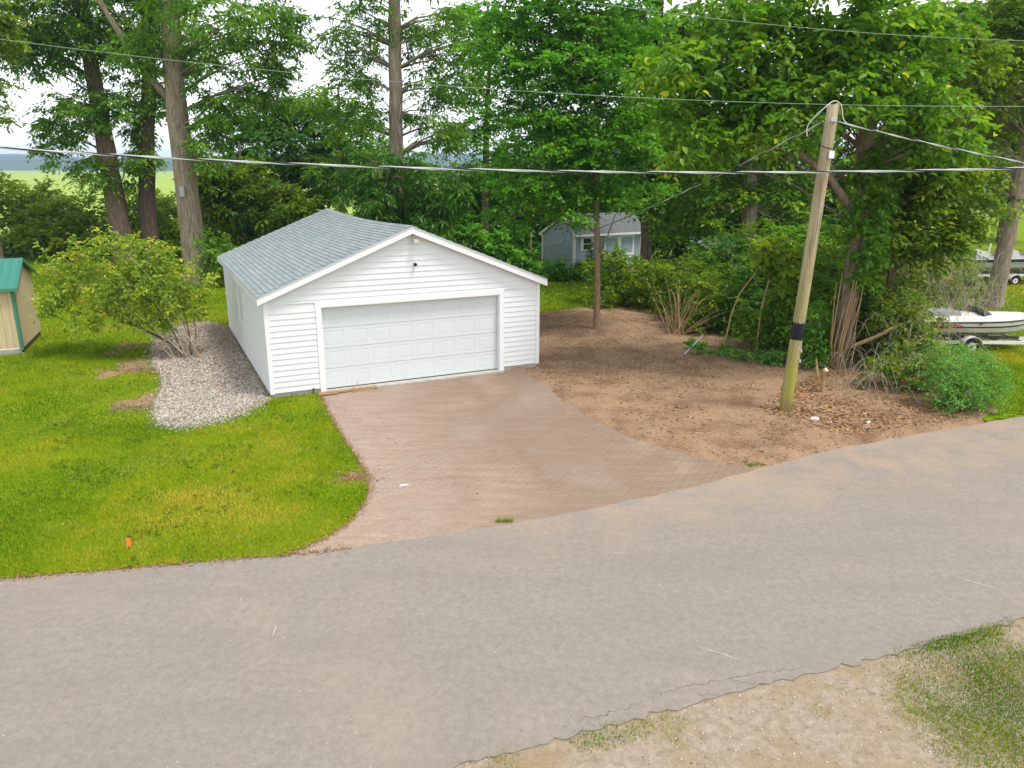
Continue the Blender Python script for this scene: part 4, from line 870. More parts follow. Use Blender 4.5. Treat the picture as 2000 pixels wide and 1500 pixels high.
tree('wood_tree', 'loose crowned tree left of the vine trunk', [(-10.2, 46, 0), (-10.2, 46, 4), (-10.1, 46, 8), (-10, 46, 10)], [.22, .18, .12, .05], bl(46, [(-9.6, 8.6, 1.6, 1.2), (-11.2, 9.2, 1.2, .9), (-8.4, 6.6, 1.8, 1.2), (-10.4, 5.2, 1.8, 1.4)]), 'leaf_hickory', 'bark_brown', dens=5.5, L=.28, W=.12, tl=.7, every=8)
# maple in the bare yard
tree('maple_tree', 'slender young maple with bare trunk in the soil beside the garage', [(3.03, 26.55, .05), (3.0, 26.55, 2), (2.9, 26.5, 4), (2.84, 26.5, 5.4), (2.7, 26.5, 8), (2.6, 26.5, 12)], [.115, .10, .095, .085, .065, .02],
     bl(26.5, [(.6, 10.2, 2.3, .9), (2.9, 10.2, 2.3, .9), (1.0, 8.8, 2.1, .7), (3.2, 8.6, 1.9, .8), (.3, 7.6, 1.5, .5), (2.2, 7.3, 2.3, .6), (1.0, 6.3, 2.1, .5), (3.2, 6.1, 2.3, .6), (-.4, 5.5, 1.2, .4), (1.5, 4.9, 2.1, .5), (3.8, 4.9, 1.7, .5), (.3, 4.05, 1.3, .4), (2.0, 4.0, 1.1, .35), (4.2, 7.2, 1.3, .8), (1.8, 8.1, 1.8, .5), (2.4, 9.4, 2.0, .5), (2.6, 5.5, 1.7, .4), (1.2, 7.0, 1.6, .4), (-.6, 9.4, 1.2, .7), (3.4, 7.0, 1.2, .4)], dy=1.9), 'leaf_maple', 'bark_thin', dens=13, T=7, K=9, tl=.6, L=.125, W=.11, flat=.38, droop=.18, every=12, r0=.022, upper=[(2.2, 26.5, 12.2, 2.4, 2.2, 1.4)],
     extra=[([(3.0, 26.5, 2.75), (3.25, 26.3, 3.3), (3.5, 26.2, 4.1)], [.04, .03, .015])])
# trees behind
tree('wood_tree', 'brown trunked tree rising behind the grey shed roof', [(6.7, 38.0, 0), (6.6, 38, 3), (6.6, 38, 7), (6.7, 38, 12), (6.7, 38, 17)], [.28, .26, .24, .2, .08], bl(37.6, [(5.8, 11.6, 2.2, 1.6), (6.9, 9.1, 2.0, 1.3), (6.8, 7.4, 1.7, 1.1), (6.3, 5.0, 1.9, 1.2), (8.2, 10.4, 1.6, 1.4), (4.2, 12.2, 1.6, 1.0), (8.0, 4.6, 1.8, 1.2), (8.4, 7.4, 1.4, 1.1)]), 'leaf_broad', 'bark_brown', dens=6, L=.26, W=.15, tl=.65, upper=[(6.5, 38, 15.5, 3.5, 3, 2)])
tree('wood_tree', 'grey trunked tree rising from the thicket left of the pole', [(10.5, 34, 0), (10.45, 34, 3), (10.2, 34, 7), (10.05, 34, 11), (10, 34, 16)], [.42, .36, .33, .27, .1], bl(34, [(8.4, 11.1, 2.2, 1.5), (9.5, 8.3, 2.0, 1.2), (10.3, 6.6, 1.8, 1.0), (8.9, 4.6, 2.2, .9), (11.6, 4.7, 1.7, 1.0), (11.8, 9.6, 1.7, 1.6), (12.6, 7.0, 1.4, 1.2), (8.0, 6.4, 1.5, .9), (7.8, 3.2, 1.6, .8), (12.4, 3.0, 1.6, 1.0)]), 'leaf_broad', 'bark_grey', dens=6, L=.25, W=.15, tl=.65, upper=[(10.2, 34, 15, 3.5, 3, 2)])
# broad-leaved tree by the pole, with ivy
bt = tree('broad_leaf_tree', 'large broad leaved tree spreading above and behind the utility pole', [(9.55, 21.4, 0), (9.6, 21.4, 1.2), (9.7, 21.5, 2.35), (9.72, 21.5, 4.5), (9.53, 21.5, 6.66), (9.32, 21.5, 9.8), (9.2, 21.5, 13)], [.27, .25, .23, .21, .22, .2, .06],
     bl(20.4, [(4.2, 7.9, 1.4, .7), (5.8, 8.2, 1.6, .9), (7.5, 8.6, 1.4, .9), (5.2, 6.8, 1.6, .7), (6.9, 6.9, 1.5, .8), (8.6, 7.4, 1.4, .9), (8.8, 8.9, 1.3, .9), (10.2, 9.0, 1.1, .9), (10.4, 7.5, 1.1, .7), (6.0, 9.5, 1.7, .7), (4.5, 6.2, .9, .5), (10.9, 6.5, .9, .6), (8.0, 10.2, 1.6, .7)], dy=1.5), 'leaf_broad', 'bark_mid', dens=13, T=5, K=6, tl=.55, L=.22, W=.12, flat=.55, droop=.35, six=True, every=9, r0=.04,
     extra=[([(9.72, 21.45, 4.3), (9.1, 21.2, 4.75), (8.4, 20.9, 5.45), (7.6, 20.6, 5.9), (6.6, 20.4, 6.8)], [.12, .11, .10, .08, .03])])
tree('wood_tree', 'leafy small tree with yellowish foliage between pole and boats', [(11.6, 23.2, 0), (11.6, 23.1, 2), (11.4, 22.8, 4.5), (11.5, 22.6, 7.5)], [.12, .1, .07, .03], bl(22.6, [(11.5, 6.2, 1.4, .8), (11.1, 4.8, 1.4, .8), (12.2, 5.0, 1.1, .8), (10.9, 3.7, 1.2, .8), (11.9, 7.3, 1.1, .7), (12.4, 3.6, 1.0, .7), (12.6, 8.6, 1.2, .9), (13.6, 5.6, 1.1, .7), (13.4, 4.2, 1.0, .6)]), 'leaf_thicket', 'bark_brown', dens=12, T=6, K=6, tl=.5, L=.22, W=.11, droop=.35, every=3, r0=.03)
# ivy up the trunk
ivc = empty('ivy', (9.4, 21.1, .2)); tag(ivc, 'dark green ivy climbing the broad leaved trunk behind the pole', 'ivy')
C, O = blob_points([(9.75, 21.2, 5.6, .75, .5, .55), (9.75, 21.15, 4.6, .6, .5, .8), (9.85, 21.1, 3.5, .6, .5, .8), (9.95, 21.1, 2.7, .35, .35, .4)], 26); V, F, r = sprays(C-np.array(ivc.location), O, 4, 4, .32, .15, .12, .7, .35, True); link('foliage', fast_mesh('foliage', V, F, 'leaf_broad', r*.8), ivc)
MB().tube([(.1, .1, 0), (.25, -.0, 1.5), (.2, .1, 3.2), (.3, .1, 5)], [.03, .025, .02, .01], 5).build('stem', 'bark_brown', ivc)
tree('locust_tree', 'grey trunked tree leaning beside the two boats', [(20.4, 31.7, 0), (20.42, 31.6, 2), (20.45, 31.6, 4), (20.5, 31.6, 5.8), (20.7, 31.6, 10), (20.8, 31.6, 14)], [.37, .31, .30, .29, .22, .08], bl(31.3, [(18.6, 10.6, 1.5, 1.4), (18.7, 8.8, 1.3, 1.1), (18.9, 7.0, 1.4, .9), (18.1, 5.3, 1.4, .7), (19.7, 4.8, .8, .5), (20.8, 9, 1.4, 1.8), (21.6, 7.0, 1.2, 1.0), (22.2, 10.5, 1.5, 1.5), (16.8, 9.8, 1.4, 1.0), (17.2, 8.2, 1.2, .9), (19.6, 10.9, 1.8, 1.2), (18.6, 4.0, 1.3, .4), (16.9, 6.6, 1.2, .9)]), 'leaf_thicket', 'bark_grey', dens=7, L=.2, W=.1, tl=.6, droop=.3, every=4, upper=[(20, 31.5, 13, 2.5, 2.5, 1.5)])
# background wood
for (x, Y, lst, lb, mm, bk, sc_) in (
   (-7.2, 50, [(-7.0, 4.0, 2.5, 2.4), (-7.2, 1.8, 2.4, 1.6)], 'bushy dark tree of the back wood behind the vine trunk', 'leaf_dark', 'bark_dark', 1),
   (-3.6, 49, [(-3.8, 4.0, 2.6, 1.9), (-3.4, 1.9, 2.4, 1.6)], 'bushy yellow green tree of the back wood right of the vine trunk', 'leaf_thicket', 'bark_dark', 1),
   (-.6, 48, [(-.9, 3.2, 2.6, 2.0), (-.6, 1.5, 2.2, 1.4)], 'bushy dark tree of the back wood left of the grey shed', 'leaf_dark', 'bark_dark', 1),
   (2.6, 50, [(2.6, 4.4, 3.4, 2.0), (2.6, 2.0, 3, 1.6), (3.4, 7.2, 2.4, 1.5)], 'bushy tree of the back wood right behind the grey shed', 'leaf_dark', 'bark_dark', 1),
   (7.0, 50, [(6.6, 4.4, 3.2, 2.3), (7, 2.0, 3, 1.6), (7.4, 7.6, 2.5, 1.6)], 'bushy tree of the back wood past the shed door end', 'leaf_dark', 'bark_dark', 1),
   (10.8, 49, [(10.5, 4.2, 3.4, 2.8), (10.8, 7.8, 2.8, 1.7), (10.5, 2.0, 3, 1.6)], 'dark tall tree of the back wood behind the lean-to', 'leaf_dark', 'bark_dark', 1),
   (14.6, 47, [(14.4, 4.4, 3.4, 2.9), (14.4, 8.0, 2.8, 1.7), (14.0, 2.0, 3, 1.6)], 'dark tree of the back wood behind the leaning pole', 'leaf_dark', 'bark_dark', 1),
   (18.2, 46, [(18.0, 4.7, 3.2, 3.2), (17.8, 8.6, 2.6, 1.7), (17.6, 2.0, 2.8, 1.6)], 'dark tree of the back wood behind the ivy trunk', 'leaf_broad', 'bark_dark', 1),
   (22.0, 46, [(21.8, 5.4, 2.9, 2.6), (22.4, 8.6, 2.6, 1.9)], 'green tree of the back wood with pale trunk left of the boats', 'leaf_thicket', 'bark_grey', 1),
   (26.2, 47, [(26.0, 6.6, 2.9, 1.9), (26.4, 9.4, 2.8, 2.2), (27.5, 12.6, 3.6, 2.4), (24, 13, 3, 2), (27.5, 4.6, 2.2, .9), (25.0, 4.0, 2.4, 1.3), (30.0, 5.2, 2.0, 1.0)], 'green tree of the back wood over the right lawn', 'leaf_thicket', 'bark_grey', 1),
   (33.5, 62, [(33.5, 6.0, 4.4, 2.6), (34.5, 9.5, 4.0, 2.6), (31.2, 3.4, 2.6, 1.1)], 'far yellow green tree past the right lawn', 'leaf_sunny', 'bark_brown', 1.2),
   (39.5, 62, [(39.5, 6.2, 3.8, 2.6), (40, 10, 4.2, 2.8), (38, 14.5, 5, 3)], 'far green tree at the end of the right lawn', 'leaf_broad', 'bark_brown', 1.2)):
    tree('wood_tree', lb, [(x, Y, 0)]+[(x+.05*k, Y, f*max(b_[1]+b_[3]*.6 for b_ in lst)) for k, f in ((1, .35), (0, .7), (0, 1))], [.28, .24, .14, .04], bl(Y, lst), mm, bk, dens=4.6, L=.36*sc_, W=.19*sc_, tl=.85, every=8, flare=False, group='trees of the back wood', sides=8)

def shrub(name, label, x, y, blobs, m, dens=8, T=6, K=6, tl=.45, L=.15, W=.08, stems=9, stemm='bark_brown', flat=.6, droop=.2, six=False, group=None, z0=0.0, sr=.018, cat='shrub'):
    root = empty(name, (x, y, z0)); tag(root, label, cat, group); o = np.array((x, y, z0))
    C, O = blob_points(blobs, dens); C[:, 2] = np.maximum(C[:, 2], .08); C = C-o; mb = MB()
    for i in rng.permutation(len(C))[:stems]:
        c = Vector(C[i]); b = Vector((random.gauss(0, .2), random.gauss(0, .2), -.05)); mid_ = b.lerp(c, .5)+Vector((0, 0, .12*c.length)); mb.tube([b, mid_, c], [sr, sr*.7, sr*.35], 4, False)
    mb.build('stems', stemm, root, True)
    V, F, r = sprays(C, O, T, K, tl, L, W, flat, droop, six)
    link('foliage', fast_mesh('foliage', V, F, m, r), root); return root
# field-edge thicket, left
for i, (x, y, h, r, mm, lb) in enumerate(((-41, 50, 5.2, 3.2, 'leaf_dark', 'dark tall bush of the field hedge beyond the tan shed'), (-36.5, 49, 4.3, 3.0, 'leaf_sunny', 'green bush of the field hedge behind the tan shed roof'),
     (-32.5, 50.5, 4.6, 2.8, 'leaf_sunny', 'yellow green bush of the field hedge near the tan shed'), (-29, 50, 3.9, 2.6, 'leaf_sunny', 'mid green bush of the field hedge left of the leaning trunk'),
     (-25.5, 51.5, 3.9, 2.6, 'leaf_sunny', 'bright yellow green bush of the field hedge behind the leaning trunk'), (-21.5, 50.5, 3.5, 2.5, 'leaf_sunny', 'sunlit-coloured bush of the field hedge between two dark trunks'), (-18.3, 49.5, 4.2, 2.0, 'leaf_thicket', 'green bush of the field hedge behind the pale trunk'), (-28.5, 47.6, 2.2, 2.2, 'leaf_thicket', 'low dark bush at the foot of the field hedge'), (-34.5, 47, 2.4, 2.6, 'leaf_dark', 'low dark bush of the hedge foot behind the tan shed'))):
    shrub('hedge_bush', lb, x, y, [(x, y, h*.70, r, r*.8, h*.40), (x+.5, y-.3, h*.30, r*1.05, r*.8, h*.3)], mm, dens=5.5, L=.34, W=.17, tl=.75, stems=8, sr=.04, group='bushes of the field hedge')
# lilac
shrub('lilac_bush', 'sprawling lilac bush with yellowing leaves beside the pebble bed', -9.8, 22.2, [(-11.3, 22.6, 3.0, 1.3, 1.0, .75), (-10.2, 22.8, 2.5, 1.1, 1.0, .8), (-12.7, 22.4, 2.3, 1.0, .9, .65), (-11.6, 22.3, 1.9, 1.2, .9, .6), (-13.4, 22.0, 1.55, .7, .7, .4), (-9.9, 22.3, 1.5, .8, .8, .5), (-10.9, 22.1, 1.3, .7, .6, .4), (-12.4, 22.2, 1.2, .9, .6, .3), (-11.0, 22.0, 2.3, 1.2, .8, .7), (-13.6, 22.4, 1.9, .6, .6, .5), (-13.2, 22.6, 2.9, .9, .8, .6), (-12.0, 22.9, 3.4, .7, .7, .4), (-9.6, 22.6, 1.9, .4, .5, .5)], 'leaf_lilac', dens=14, T=5, K=5, tl=.40, L=.14, W=.075, stems=20, stemm='stem_dry', flat=.8, droop=.3, six=True, sr=.016)
lil = bpy.data.objects['lilac_bush']
mb = MB()
for P_, r_ in (([(0, 0, -.05), (-.6, .1, .45), (-1.3, .1, .85), (-2.1, .1, 1.25), (-2.9, 0, 1.5)], .05), ([(-.1, .1, -.05), (-.5, .2, .8), (-1.0, .3, 1.6), (-1.5, .3, 2.4)], .038), ([(.05, 0, -.05), (.05, .1, .7), (-.1, .2, 1.5), (-.3, .3, 2.3)], .03), ([(.1, 0, -.05), (.25, .1, .6), (.2, .2, 1.4)], .025), ([(-1.3, .1, .85), (-1.7, -.1, 1.35), (-2.2, -.1, 1.9)], .025)): mb.tube(chaikin(P_), [r_*(1-.7*k/(len(chaikin(P_))-1)) for k in range(len(chaikin(P_)))], 7)
mb.build('main_stems', 'bark_brown', lil, True)
shrub('trunk_shrub', 'small grey green shrub at the foot of the pale trunk', -14.4, 36.6, [(-14.3, 36.6, 1.7, .8, .7, 1.0), (-14.0, 36.3, .8, .9, .8, .6)], 'leaf_hickory', dens=12, L=.2, W=.09, tl=.45)
# shed planting
shrub('shed_bush', 'rounded green bush against the grey shed side wall', 2.3, 39.4, [(2.2, 39.3, .7, .7, .7, .55), (1.6, 39.2, .4, .9, .7, .35)], 'leaf_maple', dens=18, L=.16, W=.1, tl=.35)
shrub('shed_bush', 'low leafy plants in front of the grey shed corner post', 3.0, 39.2, [(2.9, 39.0, .35, 1.0, .5, .35)], 'leaf_maple', dens=22, L=.2, W=.14, tl=.3)
shrub('shed_bush', 'dark blue green bush below the grey shed window', 4.1, 40.0, [(4.3, 40.2, 1.0, .5, .5, .9), (3.8, 39.8, .5, .8, .5, .5)], 'leaf_dark', dens=20, L=.16, W=.08, tl=.35)
shrub('shed_bush', 'pale leafy vine growing up the shed doors', 5.9, 40.9, [(5.75, 41.4, 1.0, .25, .2, .7), (5.0, 40.6, .4, .8, .4, .4)], 'leaf_privet', dens=12, L=.16, W=.09, tl=.35)
shrub('garage_back_bush', 'bright leafy weeds behind the garage right eave', -.6, 36.5, [(-.9, 36.6, 1.5, 1.3, 1.0, 1.2), (.1, 36.4, 1.0, 1.0, .8, .9), (-2.4, 36.2, 2.0, 1.2, 1, 1.4)], 'leaf_maple', dens=12, L=.26, W=.18, tl=.5)
shrub('big_leaf_weed', 'tall big leaved weed beside the meter post', .6, 40.6, [(.5, 40.8, 1.5, .7, .5, .9)], 'leaf_maple', dens=14, L=.34, W=.26, tl=.4)
# thicket right of the maple
for (x, y, h, r, mm, L_, lb) in ((4.5, 32.4, 1.9, 1.3, 'leaf_thicket', .16, 'small leaved bush next to the maple trunk'), (6.2, 31.0, 1.8, 1.7, 'leaf_thicket', .16, 'olive green bush of the thicket before the shed doors'), (7.2, 28.8, 1.9, 1.5, 'leaf_thicket', .14, 'dense bush of the thicket behind the cut stems'),
      (8.6, 30.5, 2.6, 1.8, 'leaf_dark', .17, 'dark bush deep in the thicket before the lean-to'), (6.9, 26.8, 1.7, 1.1, 'leaf_thicket', .14, 'low bush of the thicket right of the cut stems'), (8.6, 26.4, 2.4, 1.5, 'leaf_dark', .15, 'dark bush of the thicket behind the thin saplings'),
      (10.4, 28.0, 3.0, 1.8, 'leaf_broad', .18, 'tall bush of the thicket left of the leaning pole'), (8.1, 23.9, 1.5, .95, 'leaf_broad', .14, 'green bush at the foot of the thin saplings'), (9.2, 23.8, 2.7, 1.2, 'leaf_broad', .15, 'leafy bush directly behind the leaning pole'), (8.8, 22.0, 1.3, .7, 'leaf_broad', .13, 'low bush between pole and ivy trunk'),
      (11.2, 25.2, 3.0, 1.6, 'leaf_thicket', .17, 'tall bush of the thicket behind the ivy trunk'), (13.2, 27.2, 2.9, 1.9, 'leaf_thicket', .18, 'tall bush of the thicket behind the red striped boat'), (16.3, 29.8, 2.5, 1.8, 'leaf_brush', .18, 'greyish bush between the two boats'), (3.9, 31.0, .9, .7, 'leaf_thicket', .13, 'small low bush behind the maple trunk')):
    h *= 1.2
    shrub('thicket_bush', lb, x, y-.25, [(x, y-.25, h*.62, r, r*.9, h*.38), (x, y-.5, h*.28, r*1.15, r*.9, h*.3)], mm, dens=18, L=L_, W=L_*.55, tl=.45, stems=14, stemm='stem_tan', group='bushes of the thicket')
shrub('ground_cover', 'patch of low leafy weeds along the soil edge by the metal pipe', 6.6, 22.6, [(6.3, 22.9, .15, .7, .4, .16), (7.2, 22.2, .2, .7, .4, .2), (7.6, 21.7, .25, .5, .4, .25), (5.9, 23.6, .12, .5, .3, .12)], 'leaf_privet', dens=30, L=.13, W=.09, tl=.22, stems=5)
for (x, y, h, r, mm, lb) in ((10.9, 21.3, 2.3, .8, 'leaf_thicket', 'olive leafy bush hugging the right of the ivy trunk'), (11.3, 21.4, 2.4, 1.1, 'leaf_brush', 'greyish olive bush in front of the yellowish small tree'), (11.7, 22.8, 2.5, .9, 'leaf_thicket', 'olive bush left of the red striped boat stern'),
      (10.7, 19.3, 1.2, .9, 'leaf_brush', 'low greyish bush among dry canes behind the privet'), (8.75, 21.4, 2.0, .4, 'leaf_maple', 'slim bright green bush left of the ivy trunk'), (9.8, 31.5, 3.7, 1.8, 'leaf_thicket', 'tall bush of the thicket hiding the lean-to'), (11.6, 31.0, 3.4, 1.6, 'leaf_dark', 'tall dark bush of the thicket behind the pole')):
    shrub('brush_bush', lb, x, y, [(x, y, h*.62, r, r*.8, h*.38), (x, y-.15, h*.28, r*1.1, r*.8, h*.3)], mm, dens=16, L=.13, W=.065, tl=.38, stems=16, stemm='stem_dry', group='bushes of the right hand brush')
# cut shrub with bare fanned stems
cs = empty('cut_shrub', (5.71, 25.73, .12)); tag(cs, 'clump of bare tan stems fanning out of the bare soil', 'shrub')
for i in range(34):
    a = random.uniform(-.5, PI+.5); tl_ = random.uniform(.15, .75); L_ = random.uniform(.9, 2.1); d = Vector((math.cos(a)*tl_+.15, math.sin(a)*tl_*.6, 1)).normalized(); b = Vector((random.gauss(0, .13), random.gauss(0, .1), -.1)); w = Vector((random.gauss(0, .12), random.gauss(0, .1), 0))
    P_ = [b, b+d*L_*.4+w*.4, b+d*L_*.75+w, b+d*L_+w*1.6-Vector((0, 0, .12*tl_*L_))]; r_ = random.uniform(.012, .024); MB().tube(P_, [r_, r_*.9, r_*.7, r_*.4], 5).build('stem', 'stem_tan', cs)
for i in range(10):
    d = Vector((random.uniform(.5, 1), random.uniform(-.5, .2), random.uniform(.25, .7))).normalized(); L_ = random.uniform(.8, 1.7); b = Vector((.15, -.05, -.1)); MB().tube([b, b+d*L_*.5+Vector((0, 0, .05)), b+d*L_], [.018, .014, .006], 5).build('stem', 'stem_tan', cs)
def sapling(name, label, pts, rad, blobs, m, L_, W_, dens=16, br=()):
    o = np.array(pts[0]); root = empty(name, pts[0]); tag(root, label, 'sapling'); mb = MB().tube([tuple(np.array(p)-o-(np.array([0, 0, .1]) if i == 0 else 0)) for i, p in enumerate(pts)], rad, 6)
    for b in br: mb.tube([tuple(np.array(p)-o) for p in b], [rad[-1]*.9, rad[-1]*.7, rad[-1]*.4][:len(b)], 5)
    mb.build('trunk', 'stem_tan', root, True)
    C, O = blob_points(blobs, dens); V, F, r = sprays(C-o, O, 4, 4, .35, L_, W_, .4, .35, True); link('foliage', fast_mesh('foliage', V, F, m, r), root)
sapling('sapling', 'thin crooked bare sapling right of the cut stems', [(6.48, 23.2, 0), (6.75, 23.2, .6), (6.85, 23.2, 1.3), (7.05, 23.2, 1.9), (7.5, 23.2, 2.55), (7.6, 23.2, 3.1)], [.03, .028, .026, .022, .018, .01], [(7.6, 23.2, 3.2, .35, .35, .25)], 'leaf_sunny', .26, .19, 14, [[(6.85, 23.2, 1.3), (7.3, 23, 1.5), (7.7, 23, 1.2)]])
sapling('sapling', 'thin pale sapling with big bright leaves left of the pole', [(7.66, 23.1, 0), (7.7, 23.1, .7), (7.72, 23.1, 1.4), (7.85, 23.1, 2.2), (7.95, 23.1, 2.8), (8.2, 23.1, 3.4)], [.03, .028, .025, .022, .016, .01], [(8.2, 23.0, 3.2, .45, .4, .4), (8.4, 22.9, 2.7, .35, .35, .3), (7.7, 23.0, 3.0, .3, .3, .2), (8.3, 22.9, 2.1, .2, .2, .15)], 'leaf_sunny', .27, .2, 18, [[(7.85, 23.1, 2.2), (8.1, 23, 2.5), (8.4, 22.9, 2.8)], [(7.72, 23.1, 1.4), (8.0, 23, 1.8), (8.3, 22.9, 2.1)]])
# brambles over the right side, privet, broken stump
def bramble(label, x, y, R, H, n, blobs, seed_dir=0.0, mm='leaf_brush', dens=9):
    root = empty('bramble', (x, y, 0)); tag(root, label, 'bramble'); mb = MB()
    for i in range(n):
        a = random.uniform(0, 2*PI); b = Vector((random.gauss(0, R*.35), random.gauss(0, R*.35), -.05)); L_ = R*random.uniform(.5, 1.3); h = H*random.uniform(.4, 1.1); d = Vector((math.cos(a), math.sin(a)*.8, 0))
        P_ = [b+d*L_*t_+Vector((random.gauss(0, .02), random.gauss(0, .02), h*math.sin(min(1, t_*1.15)*PI*.8)+random.gauss(0, .015))) for t_ in np.linspace(0, 1, 8)]
        P_[0] = b; rr = random.uniform(.004, .009); mb.tube(P_, [rr*(1-.7*k/7) for k in range(8)], 4, False)
    mb.build('canes', 'stem_dry', root, True)
    C, O = blob_points(blobs, dens); C[:, 2] = np.maximum(C[:, 2], .06); V, F, r = sprays(C-np.array((x, y, 0)), O, 5, 6, .32, .11, .055, .8, .2); link('foliage', fast_mesh('foliage', V, F, mm, r), root)
bramble('dry tangled brambles between the ivy trunk and the boat', 11.3, 20.5, 1.5, 2.2, 55, [(11.2, 20.7, 1.5, 1.0, .9, .8), (11.0, 20.1, .7, 1.0, .9, .6)], mm='leaf_thicket', dens=13)
bramble('grey dead vine tangle arching behind the boat stern', 13.2, 25.9, 1.8, 2.9, 120, [(12.9, 25.6, 2.0, 1.4, 1.0, .9), (14.0, 25.9, 1.9, 1.2, .8, .8), (12.2, 24.6, 1.3, 1.0, .8, .9)], dens=14)
bramble('grey vine mound heaped in front of the grey leaning trunk', 15.2, 26.2, 2.2, 2.9, 150, [(15.0, 26.4, 2.2, 1.7, 1.1, .8), (16.4, 27.4, 1.9, 1.2, .9, .7)], dens=8)
bramble('low dry brush on the leaf litter right of the pole', 9.3, 18.9, 1.2, 1.2, 40, [(9.6, 19.2, .5, .9, .6, .4), (10.2, 18.6, .5, .8, .5, .4)], mm='leaf_thicket', dens=16)
bramble('dead vines lying across the red striped boat deck', 14.5, 24.1, 1.3, 1.6, 75, [(13.4, 23.8, 1.35, .6, .5, .22), (14.9, 24.3, 1.35, .5, .4, .15)], dens=9)
shrub('privet_bush', 'feathery bright green privet bush at the road edge', 10.9, 17.35, [(10.95, 17.35, .75, .95, .75, .6), (10.6, 17.2, .4, .9, .6, .35), (11.3, 17.5, .55, .8, .7, .5), (10.3, 17.6, 1.2, .35, .35, .5)], 'leaf_privet', dens=34, T=7, K=9, tl=.36, L=.06, W=.035, stems=24, flat=.7, droop=.15, sr=.012)
shrub('fern_clump', 'low feathery weeds hiding the wheel of the near boat trailer', 13.2, 21.6, [(13.3, 21.7, .28, .8, .5, .28), (12.5, 21.0, .35, .7, .5, .35), (14.0, 22.3, .2, .7, .4, .2)], 'leaf_privet', dens=34, T=6, K=7, tl=.34, L=.07, W=.04, stems=14, flat=.7, sr=.01)
bs = empty('broken_stump', (7.95, 18.7, 0)); tag(bs, 'splintered broken stump with fresh orange wood right of the pole', 'stump')
MB().tube([(.1, 0, -.1), (.05, 0, .2), (-.1, 0, .5), (-.16, .02, .92)], [.06, .055, .045, .012], 7, True, .15).build('splinter', 'stem_tan', bs); MB().tube([(.08, 0, -.05), (.06, 0, .35), (.05, -.05, .6)], [.07, .06, .05], 7, True, .2).build('trunk', 'stem_tan', bs)
MB().tube([(.05, -.05, .60), (.08, -.1, .66)], [.052, .06], 8).build('cut_face', 'fresh_wood', bs)
nb = MB()
for i in range(10):
    a = random.uniform(0, 2*PI); nb.tube([(9.35+.12*math.cos(a), 21.0+.1*math.sin(a), 0), (9.35+.3*math.cos(a), 20.9+.2*math.sin(a), .8), (9.4+.35*math.cos(a+.4), 20.9+.25*math.sin(a), 1.9+random.random())], [.025, .02, .01], 5, False)
tag(nb.build('climbing_vine', 'stem_tan'), 'bare tan vine stems clinging round the ivy trunk foot', 'vine')
tag(MB().tube([(9.7, 20.9, .75), (10.2, 20.6, 1.1), (10.7, 20.4, 1.5)], [.06, .05, .045], 7).tube([(9.7, 20.9, .75), (9.55, 21.2, .55)], .06, 7).build('broken_branch', 'stem_tan'), 'snapped pale branch jutting from the ivy trunk', 'branch')

# ------------------------------------------------------------------ small things
mpz = soil_z(5.32, 22.72)
tag(MB().tube([(5.32, 22.72, mpz-.02), (6.0, 23.2, .55)], .022, 8).build('metal_pipe', 'galv_metal'), 'thin grey metal pipe slanting out of the soil by the thicket', 'pipe')
ff = empty('marker_flag', (-5.78, 10.22, .02)); tag(ff, 'small orange survey flag stuck in the lawn', 'flag')
MB().tube([(0, 0, -.03), (.0, 0, .20)], .004, 5).build('wire', 'galv_metal', ff); MB().hexa([(.0, -.004, .06), (.06, .0, .05), (.06, .004, .05), (.0, .0, .06)], [(.0, -.004, .19), (.07, .004, .17), (.07, .008, .17), (.0, .0, .19)]).build('flag', 'orange_flag', ff)
def scrap(name, lb, cat_, x, y, pts, m_, h=.03):
    z_ = max(soil_z(x, y), .018) if x > 2 and y > 14 else .018
    mb = MB(); n = len(pts); mb.poly([(x+a, y+b, z_-.004) for a, b in pts]+[(x+a*.7, y+b*.7, z_+h*random.uniform(.7, 1.2)) for a, b in pts], [tuple(range(n, 2*n))]+[(i, (i+1) % n, n+(i+1) % n, n+i) for i in range(n)]); tag(mb.build(name, m_), lb, cat_)
scrap('paper_scrap', 'crumpled white litter on the soil near the pole foot', 'litter', 6.96, 16.45, [(-.12, -.03), (.05, -.06), (.13, .0), (.06, .06), (-.07, .05)], 'litter_white', .05)
scrap('bark_chip', 'pale curled chip lying on the brick driveway', 'litter', -1.95, 12.64, [(-.10, -.04), (.02, -.01), (.11, .01), (.09, .035), (-.03, .03), (-.09, .0)], 'litter_white', .02)
tc = MB().tube([(8.0, 16.1, .06), (8.1, 16.16, .07)], .035, 10).build('tin_can', 'galv_metal'); tag(tc, 'crushed grey can in the dead leaves at road edge', 'can'); tc.location.z = .005
tag(MB().tube([(3.95, 17.35, .09), (3.98, 17.25, .05), (4.08, 17.22, .04), (4.2, 17.25, .05), (4.24, 17.3, .09)], [.018, .02, .02, .018, .012], 6).build('dark_twig', 'bark_dark'), 'curved dark twig lying alone on the bare soil', 'twig')
def cards_obj(name, label, P, L, W, m, cat_, zoff=0.0, up_=.25, r=None, parent=None):
    n = len(P); a = rng.uniform(0, 2*PI, n); Dr = np.stack([np.cos(a), np.sin(a), rng.normal(0, up_, n)], -1); N = np.array([0, 0, 1.0])+rng.normal(0, .35, (n, 3)); LL = L*rng.uniform(.5, 1.3, n)
    V, F, rep = leaf_cards(P, Dr, N, LL, LL*W/L); r = rng.random(n) if r is None else r
    return tag(link(name, fast_mesh(name, V.reshape(-1, 3), F, m, np.tile(r, rep)), parent), label, cat_, None, 'stuff')
